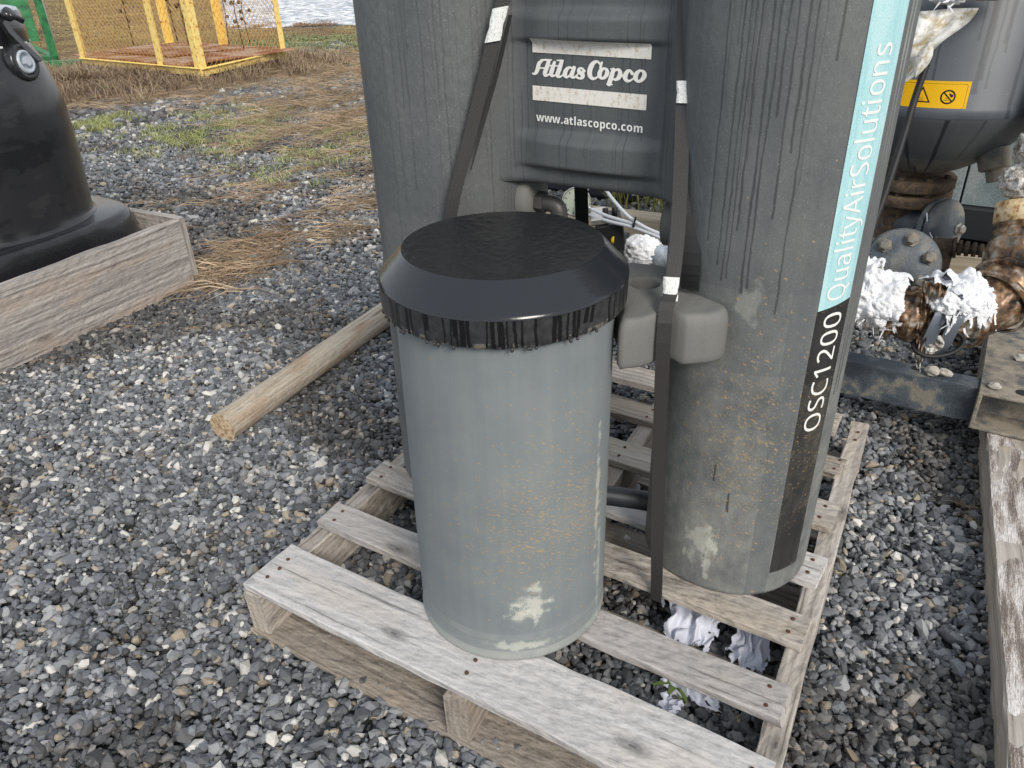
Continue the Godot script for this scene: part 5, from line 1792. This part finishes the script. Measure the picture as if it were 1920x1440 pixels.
func plants() -> void:
	var f := Vector3(-0.533, 0, -0.846)
	var r := Vector3(0.846, 0, -0.533)
	var straw := [blade_mesh(12, 0.16, 0.05, 0.0035, 0.93, 1), blade_mesh(12, 0.22, 0.06, 0.003, 0.88, 2)]
	var tall := blade_mesh(10, 0.22, 0.05, 0.006, 0.45, 3)
	var grass := blade_mesh(12, 0.055, 0.045, 0.0032, 0.6, 4)
	var turf := blade_mesh(9, 0.065, 0.08, 0.010, 0.68, 5)
	var fn := noise(61, 1.6, 3)
	var fn2 := noise(62, 0.5, 3)
	var g := [[], []]
	var s0 := [[], []]
	var s1 := [[], []]
	var tl := [[], []]
	var tf := [[], []]
	# [x, z, half width across the view, half depth along it, count, kind]
	var patches := [[-1.80, -1.45, 0.22, 0.32, 75, 0], [-1.80, -1.85, 0.26, 0.30, 55, 0], [-1.74, -2.25, 0.14, 0.40, 36, 0], [-2.32, -2.84, 0.50, 1.0, 80, 0], [-4.05, -4.44, 0.8, 1.4, 400, 1], [-3.4, -4.1, 0.5, 0.8, 60, 1], [-6.12, -6.75, 1.4, 2.0, 760, 1], [-6.03, -4.65, 1.3, 0.7, 220, 1], [-7.65, -5.19, 1.5, 1.5, 2600, 2], [-7.07, -6.32, 1.2, 1.3, 1100, 2], [-7.8, -5.2, 1.5, 0.4, 900, 2], [-8.6, -5.2, 0.9, 0.7, 600, 2], [-4.46, -3.69, 0.62, 0.95, 700, 3], [-4.1, -3.3, 0.5, 0.6, 240, 3], [-5.51, -3.22, 0.25, 0.6, 420, 3], [-3.12, -3.84, 0.4, 0.7, 180, 3], [-2.9, -3.0, 0.5, 0.5, 200, 3], [-3.0, -3.2, 0.7, 1.1, 90, 0], [-8.23, -9.11, 2.2, 1.2, 2600, 4], [-5.2, -7.6, 1.6, 1.2, 900, 1], [-10.6, -6.1, 1.4, 1.0, 900, 1]]
	for q in patches:
		for n in int(q[4]):
			var a := rng.randf() * TAU
			var d := sqrt(rng.randf()) * (1.0 + rng.randfn(0.0, 0.22))
			var p: Vector3 = Vector3(q[0], 0, q[1]) + r * (q[2] * d * cos(a)) + f * (q[3] * d * sin(a))
			if fn.get_noise_2d(p.x * 1.4, p.z * 1.4) < -0.12 + rng.randf_range(-0.12, 0.12): continue
			var k := rng.randf_range(0.7, 1.35)
			var b := Basis.from_euler(Vector3(rng.randfn(0, 0.08), rng.randf() * TAU, rng.randfn(0, 0.08))).scaled_local(Vector3(k, k, k))
			var x := Transform3D(b, p + Vector3(0, rng.randf_range(0.0, 0.014), 0))
			var br := Vector3(0.28, 0.185, 0.115).lerp(Vector3(0.50, 0.40, 0.28), rng.randf()) * rng.randf_range(0.5, 1.3)
			if int(q[5]) == 2: br = br.lerp(Vector3(0.17, 0.115, 0.07), 0.45)
			if int(q[5]) == 1: br = br.lerp(Vector3(0.30, 0.22, 0.13), 0.35)
			var gc := Vector3(0.22, 0.26, 0.08).lerp(Vector3(0.42, 0.42, 0.18), rng.randf()) * rng.randf_range(0.7, 1.2)
			match int(q[5]):
				0: s0[0].append(x); s0[1].append(Color(br.x, br.y, br.z))
				1: s1[0].append(x); s1[1].append(Color(br.x, br.y, br.z))
				2:
					(tl if rng.randf() < 0.45 else s1)[0].append(x)
					var arr = tl if tl[0].size() > tl[1].size() else s1
					arr[1].append(Color(br.x, br.y, br.z))
				3: g[0].append(x); g[1].append(Color(gc.x, gc.y, gc.z))
				4: tf[0].append(x); tf[1].append(Color(gc.x * 0.8, gc.y * 0.85, gc.z))
	# far lawn: dry yellow with browner drifts
	var o := Vector3(1.07, 0, 0.67)
	for n in 46000:
		var d := rng.randf_range(9.6, 16.4)
		var u := rng.randf_range(-0.78, 0.12) * d
		var p := o + f * d + r * u
		var w := fn2.get_noise_2d(p.x, p.z)
		var c := Vector3(0.40, 0.30, 0.13).lerp(Vector3(0.30, 0.20, 0.10), ss(-0.1, 0.35, w + (d - 13.0) * 0.04))
		if d < 12.4 and u > -0.34 * d: c = c.lerp(Vector3(0.26, 0.27, 0.07), ss(0.0, 0.4, rng.randf() - absf(d - 11.4) * 0.25))
		c *= rng.randf_range(0.65, 1.25)
		if d > 15.0 and rng.randf() < (d - 15.0) * 0.65: continue
		var k := rng.randf_range(0.7, 1.4)
		tf[0].append(Transform3D(Basis.from_euler(Vector3(0, rng.randf() * TAU, 0)).scaled_local(Vector3(k, k * 0.7, k)), p))
		tf[1].append(Color(c.x, c.y, c.z))
	for n in 26000:
		var d := sqrt(rng.randf_range(240.0, 1600.0))
		var u := rng.randf_range(-0.85, -0.325) * d
		var p := o + f * d + r * u
		var c := Vector3(0.42, 0.31, 0.14).lerp(Vector3(0.30, 0.21, 0.11), ss(-0.1, 0.35, fn2.get_noise_2d(p.x, p.z))) * rng.randf_range(0.65, 1.25)
		var k := rng.randf_range(1.0, 2.2)
		tf[0].append(Transform3D(Basis.from_euler(Vector3(0, rng.randf() * TAU, 0)).scaled_local(Vector3(k, k * 0.6, k)), p))
		tf[1].append(Color(c.x, c.y, c.z))
	# brown drifts on the near edge of the road
	for n in 1500:
		var d := 16.6 + absf(rng.randfn(0.0, 0.7))
		var u := rng.randf_range(-0.4, 0.1) * d
		if fn2.get_noise_1d(u * 2.0) < 0.05: continue
		var p := o + f * d + r * u
		var k := rng.randf_range(0.7, 1.4)
		tf[0].append(Transform3D(Basis.from_euler(Vector3(0, rng.randf() * TAU, 0)).scaled_local(Vector3(k, k * 0.7, k)), p))
		var c := Vector3(0.27, 0.16, 0.08) * rng.randf_range(0.7, 1.3)
		tf[1].append(Color(c.x, c.y, c.z))
	# single needles and straws blown over the near gravel
	for n in 500:
		var d := sqrt(rng.randf_range(1.5, 36.0))
		var a := deg_to_rad(rng.randf_range(-40, 40))
		var p := o + (f * cos(a) + r * sin(a)) * d
		if p.x > -0.1 and p.x < 1.1 and p.z < 0.1 and p.z > -1.3: continue
		s0[0].append(Transform3D(Basis.from_euler(Vector3(0, rng.randf() * TAU, 0)).scaled_local(Vector3.ONE * rng.randf_range(0.12, 0.3)), p + Vector3(0, 0.012, 0)))
		var c := Vector3(0.36, 0.25, 0.12) * rng.randf_range(0.6, 1.3)
		s0[1].append(Color(c.x, c.y, c.z))
	var t := thing("pine_straw", "brown pine needles and dry straw drifted over the gravel", "straw")
	t.set_meta("kind", "stuff")
	multi("needles", straw[0], M.blade, s0[0], s0[1], t)
	multi("needles", straw[1], M.blade, s1[0], s1[1], t)
	t = thing("dry_weeds", "tangle of tall brown dead weeds around the foot of the yellow cage", "weeds")
	t.set_meta("kind", "stuff")
	multi("stems", tall, M.blade, tl[0], tl[1], t)
	t = thing("green_grass", "thin pale green grass growing through the gravel in front of the cage", "grass")
	t.set_meta("kind", "stuff")
	multi("blades", grass, M.blade, g[0], g[1], t)
	t = thing("turf", "dry yellowish lawn with a green strip behind the yellow cage", "turf")
	t.set_meta("kind", "stuff")
	multi("blades", turf, M.blade, tf[0], tf[1], t)
	# dead stalks with dark seed heads
	var proto: Node3D = null
	for q in [[-9.3, -6.4, 1.3], [-9.0, -6.9, 1.5], [-8.4, -6.6, 1.4], [-8.0, -7.3, 1.2], [-7.75, -6.1, 1.5], [-7.5, -6.75, 1.25], [-8.7, -7.5, 1.2], [-7.35, -5.85, 1.1]]:
		if proto == null:
			proto = thing("dead_weed_stalk", "thin dead weed stalk with round dark seed heads seen through the cage mesh", "weed", Vector3(q[0], 0, q[1]), "dead weed stalks at the yellow cage")
			var st := mb()
			p_tube(st, [proto.position, proto.position + Vector3(0.03, 0.5, 0.02), proto.position + Vector3(-0.02, 1.0, 0.0)], [0.006, 0.005, 0.003], 5)
			for k in 6:
				var b := proto.position + Vector3(0.0, 0.35 + k * 0.1, 0.0)
				p_tube(st, [b, b + Vector3(0.05 * (1 if k % 2 == 0 else -1), 0.06, 0.02)], 0.003, 4)
			obj("stem", st, M.stalk, proto)
			for k in 8:
				st = mb()
				p_blob(st, proto.position + Vector3(0.05 * (1 if k % 2 == 0 else -1), 0.41 + k * 0.085, 0.02), Vector3(0.018, 0.02, 0.018), 0.4, 3.0, k, 1)
				obj("seed_head", st, M.stalk, proto)
			proto.scale = Vector3.ONE * q[2]
		else:
			var c: Node3D = proto.duplicate()
			c.name = numbered("dead_weed_stalk")
			add_child(c, true)
			c.position = Vector3(q[0], 0, q[1])
			c.rotation.y = rng.randf() * TAU
			c.scale = Vector3.ONE * q[2]
	# little green weeds
	for q in [[0.805, -0.30, 0.05, "small green weed growing under the pallet beside torn white plastic"], [-7.1, -4.5, 0.16, "bright green weed clump on the gravel before the yellow cage"]]:
		var m := thing("green_weed", q[3], "weed", Vector3(q[0], 0, q[1]))
		for k in 7:
			var a := rng.randf() * TAU
			var st := mb()
			var L: float = q[2] * rng.randf_range(0.7, 1.3)
			var out := Vector3(cos(a), 0, sin(a))
			var p := m.position + Vector3(0, 0.005, 0)
			var s := Vector3(-out.z, 0, out.x) * L * 0.14
			p_ribbon(st, [p, p + out * L * 0.4 + Vector3(0, L * 0.5, 0), p + out * L + Vector3(0, L * 0.45, 0)], [s * 0.7, s * 2.0, s * 0.2], 0.0008)
			obj("leaf", st, M.leaf, m)
	var tf2 := thing("grass_tussock", "clump of green and brown grass seen through the gap under the panel", "grass", Vector3(-0.33, 0, -3.15))
	var st := mb()
	for k in 160:
		var a := rng.randf() * TAU
		var p := tf2.position + Vector3(rng.randf_range(-0.28, 0.28), 0, rng.randf_range(-0.2, 0.2))
		var L := rng.randf_range(0.10, 0.24)
		var out := Vector3(cos(a), 0, sin(a))
		var s := Vector3(-out.z, 0, out.x) * 0.006
		p_ribbon(st, [p, p + out * L * 0.25 + Vector3(0, L * 0.7, 0), p + out * L * 0.7 + Vector3(0, L * 0.9, 0)], [s, s, s * 0.3], 0.0008)
	obj("blades", st, mat(g8(116, 116, 58), 0.8), tf2).set_meta("kind", "stuff")

# ------------------------------------------------------------------ timber, plastic and stones
func small_things() -> void:
	var t := thing("timber_beam", "squared timber with flaking whitewash lying along the right edge under the skid", "timber", Vector3(1.33, 0, -0.7))
	var st := mb()
	var a := Vector3(1.372, 0.045, -0.30)
	var b := Vector3(1.264, 0.045, -1.62)
	var xf := Transform3D(Basis.from_euler(Vector3(0, -atan2(b.z - a.z, b.x - a.x), 0)), (a + b) * 0.5)
	var U := Vector2(0, 0)
	# whole beam in its weathered wood, its upper face a whitewashed skin of the same outline
	p_plank(st, a.distance_to(b), 0.086, 0.094, xf, 650, 0.005, 30, U, 0.012)
	var bm := obj("beam", st, M.timber_side, t)
	st = mb()
	var fn := noise(650, 2.2, 3)
	p_sheet(st, 30, 8, func(u, v):
		var x: float = (u - 0.5) * (a.distance_to(b) - 0.006)
		return xf * Vector3(x, 0.0438 + fn.get_noise_1d(x * 0.8) * 0.005 + 0.003 * fn.get_noise_2d(x * 6.0, v * 1.2), (v - 0.5) * (0.091 + 0.004 * fn.get_noise_1d(x * 4.0)) + fn.get_noise_1d(x * 0.8 + 50.0) * 0.005), Vector3.UP)
	obj("whitewash", st, M.timber, bm)
	# torn white plastic below the deck boards
	var pl := [[Vector3(0.69, 0.075, -0.505), Vector3(0.845, 0.075, -0.515), Vector3(0.835, 0.012, -0.385), Vector3(0.745, 0.018, -0.37), 0.02, 711, "crumpled torn white plastic sheet hanging under the pallet beside the strap"], [Vector3(0.855, 0.07, -0.505), Vector3(0.925, 0.055, -0.50), Vector3(0.945, 0.02, -0.375), Vector3(0.865, 0.02, -0.375), 0.02, 712, "ragged white plastic scrap with curled edges under the pallet's right side"], [Vector3(0.715, 0.022, -0.335), Vector3(0.83, 0.025, -0.345), Vector3(0.90, 0.016, -0.270), Vector3(0.80, 0.014, -0.265), 0.014, 713, "flat dirty white plastic sheet on the gravel under the pallet's second board"], [Vector3(0.79, 0.02, -0.262), Vector3(0.835, 0.018, -0.255), Vector3(0.825, 0.03, -0.205), Vector3(0.795, 0.012, -0.21), 0.012, 714, "small crumpled whitish plastic scrap beside the weed under the pallet"]]
	for q in pl:
		t = thing("plastic_scrap", q[6], "plastic sheet", (q[0] + q[2]) * 0.5 * Vector3(1, 0, 1))
		st = mb()
		var w := noise(q[5], 1.5, 2)
		var e := noise(q[5] + 40, 5.0, 3)
		p_sheet(st, 64, 54, func(u, v):
			var p: Vector3 = q[0].lerp(q[1], u).lerp(q[3].lerp(q[2], u), v)
			var k := absf(w.get_noise_2d(u * 1.6 + 0.3 * v, v * 0.7)) * 2.0
			return p + Vector3(w.get_noise_2d(v * 2.0, u) * 0.012, k * float(q[4]) + 0.008, e.get_noise_2d(u * 0.4, v * 0.3) * 0.004), Vector3(0, 1, 0.4), func(u, v):
			var d := minf(minf(u, 1.0 - u), minf(v, 1.0 - v))
			return d > 0.05 + 0.16 * e.get_noise_2d(u * 0.8, v * 0.8))
		obj("film", st, M.plastic_film, t)
	# stones lying on the skid
	for q in [[1.075, -1.43, 0.021, 0.20, "larger of two pale stones side by side on the front skid channel"], [1.105, -1.435, 0.018, 0.20, "smaller of two pale stones side by side on the front skid channel"], [1.275, -1.62, 0.016, 0.20, "pale stone lying on the skid plate farther from its edge"], [1.222, -1.42, 0.016, 0.20, "pale stone lying near the front left corner of the skid plate"]]:
		t = thing("loose_stone", q[4], "stone", Vector3(q[0], q[3], q[1]))
		st = mb()
		p_blob(st, Vector3(q[0], q[3] + q[2] * 0.45, q[1]), Vector3(q[2], q[2] * 0.6, q[2] * 0.75), 0.5, 1.6, int(q[0] * 1000), 1, -1)
		obj("stone", st, mat(g8(176, 172, 164), 0.9), t)
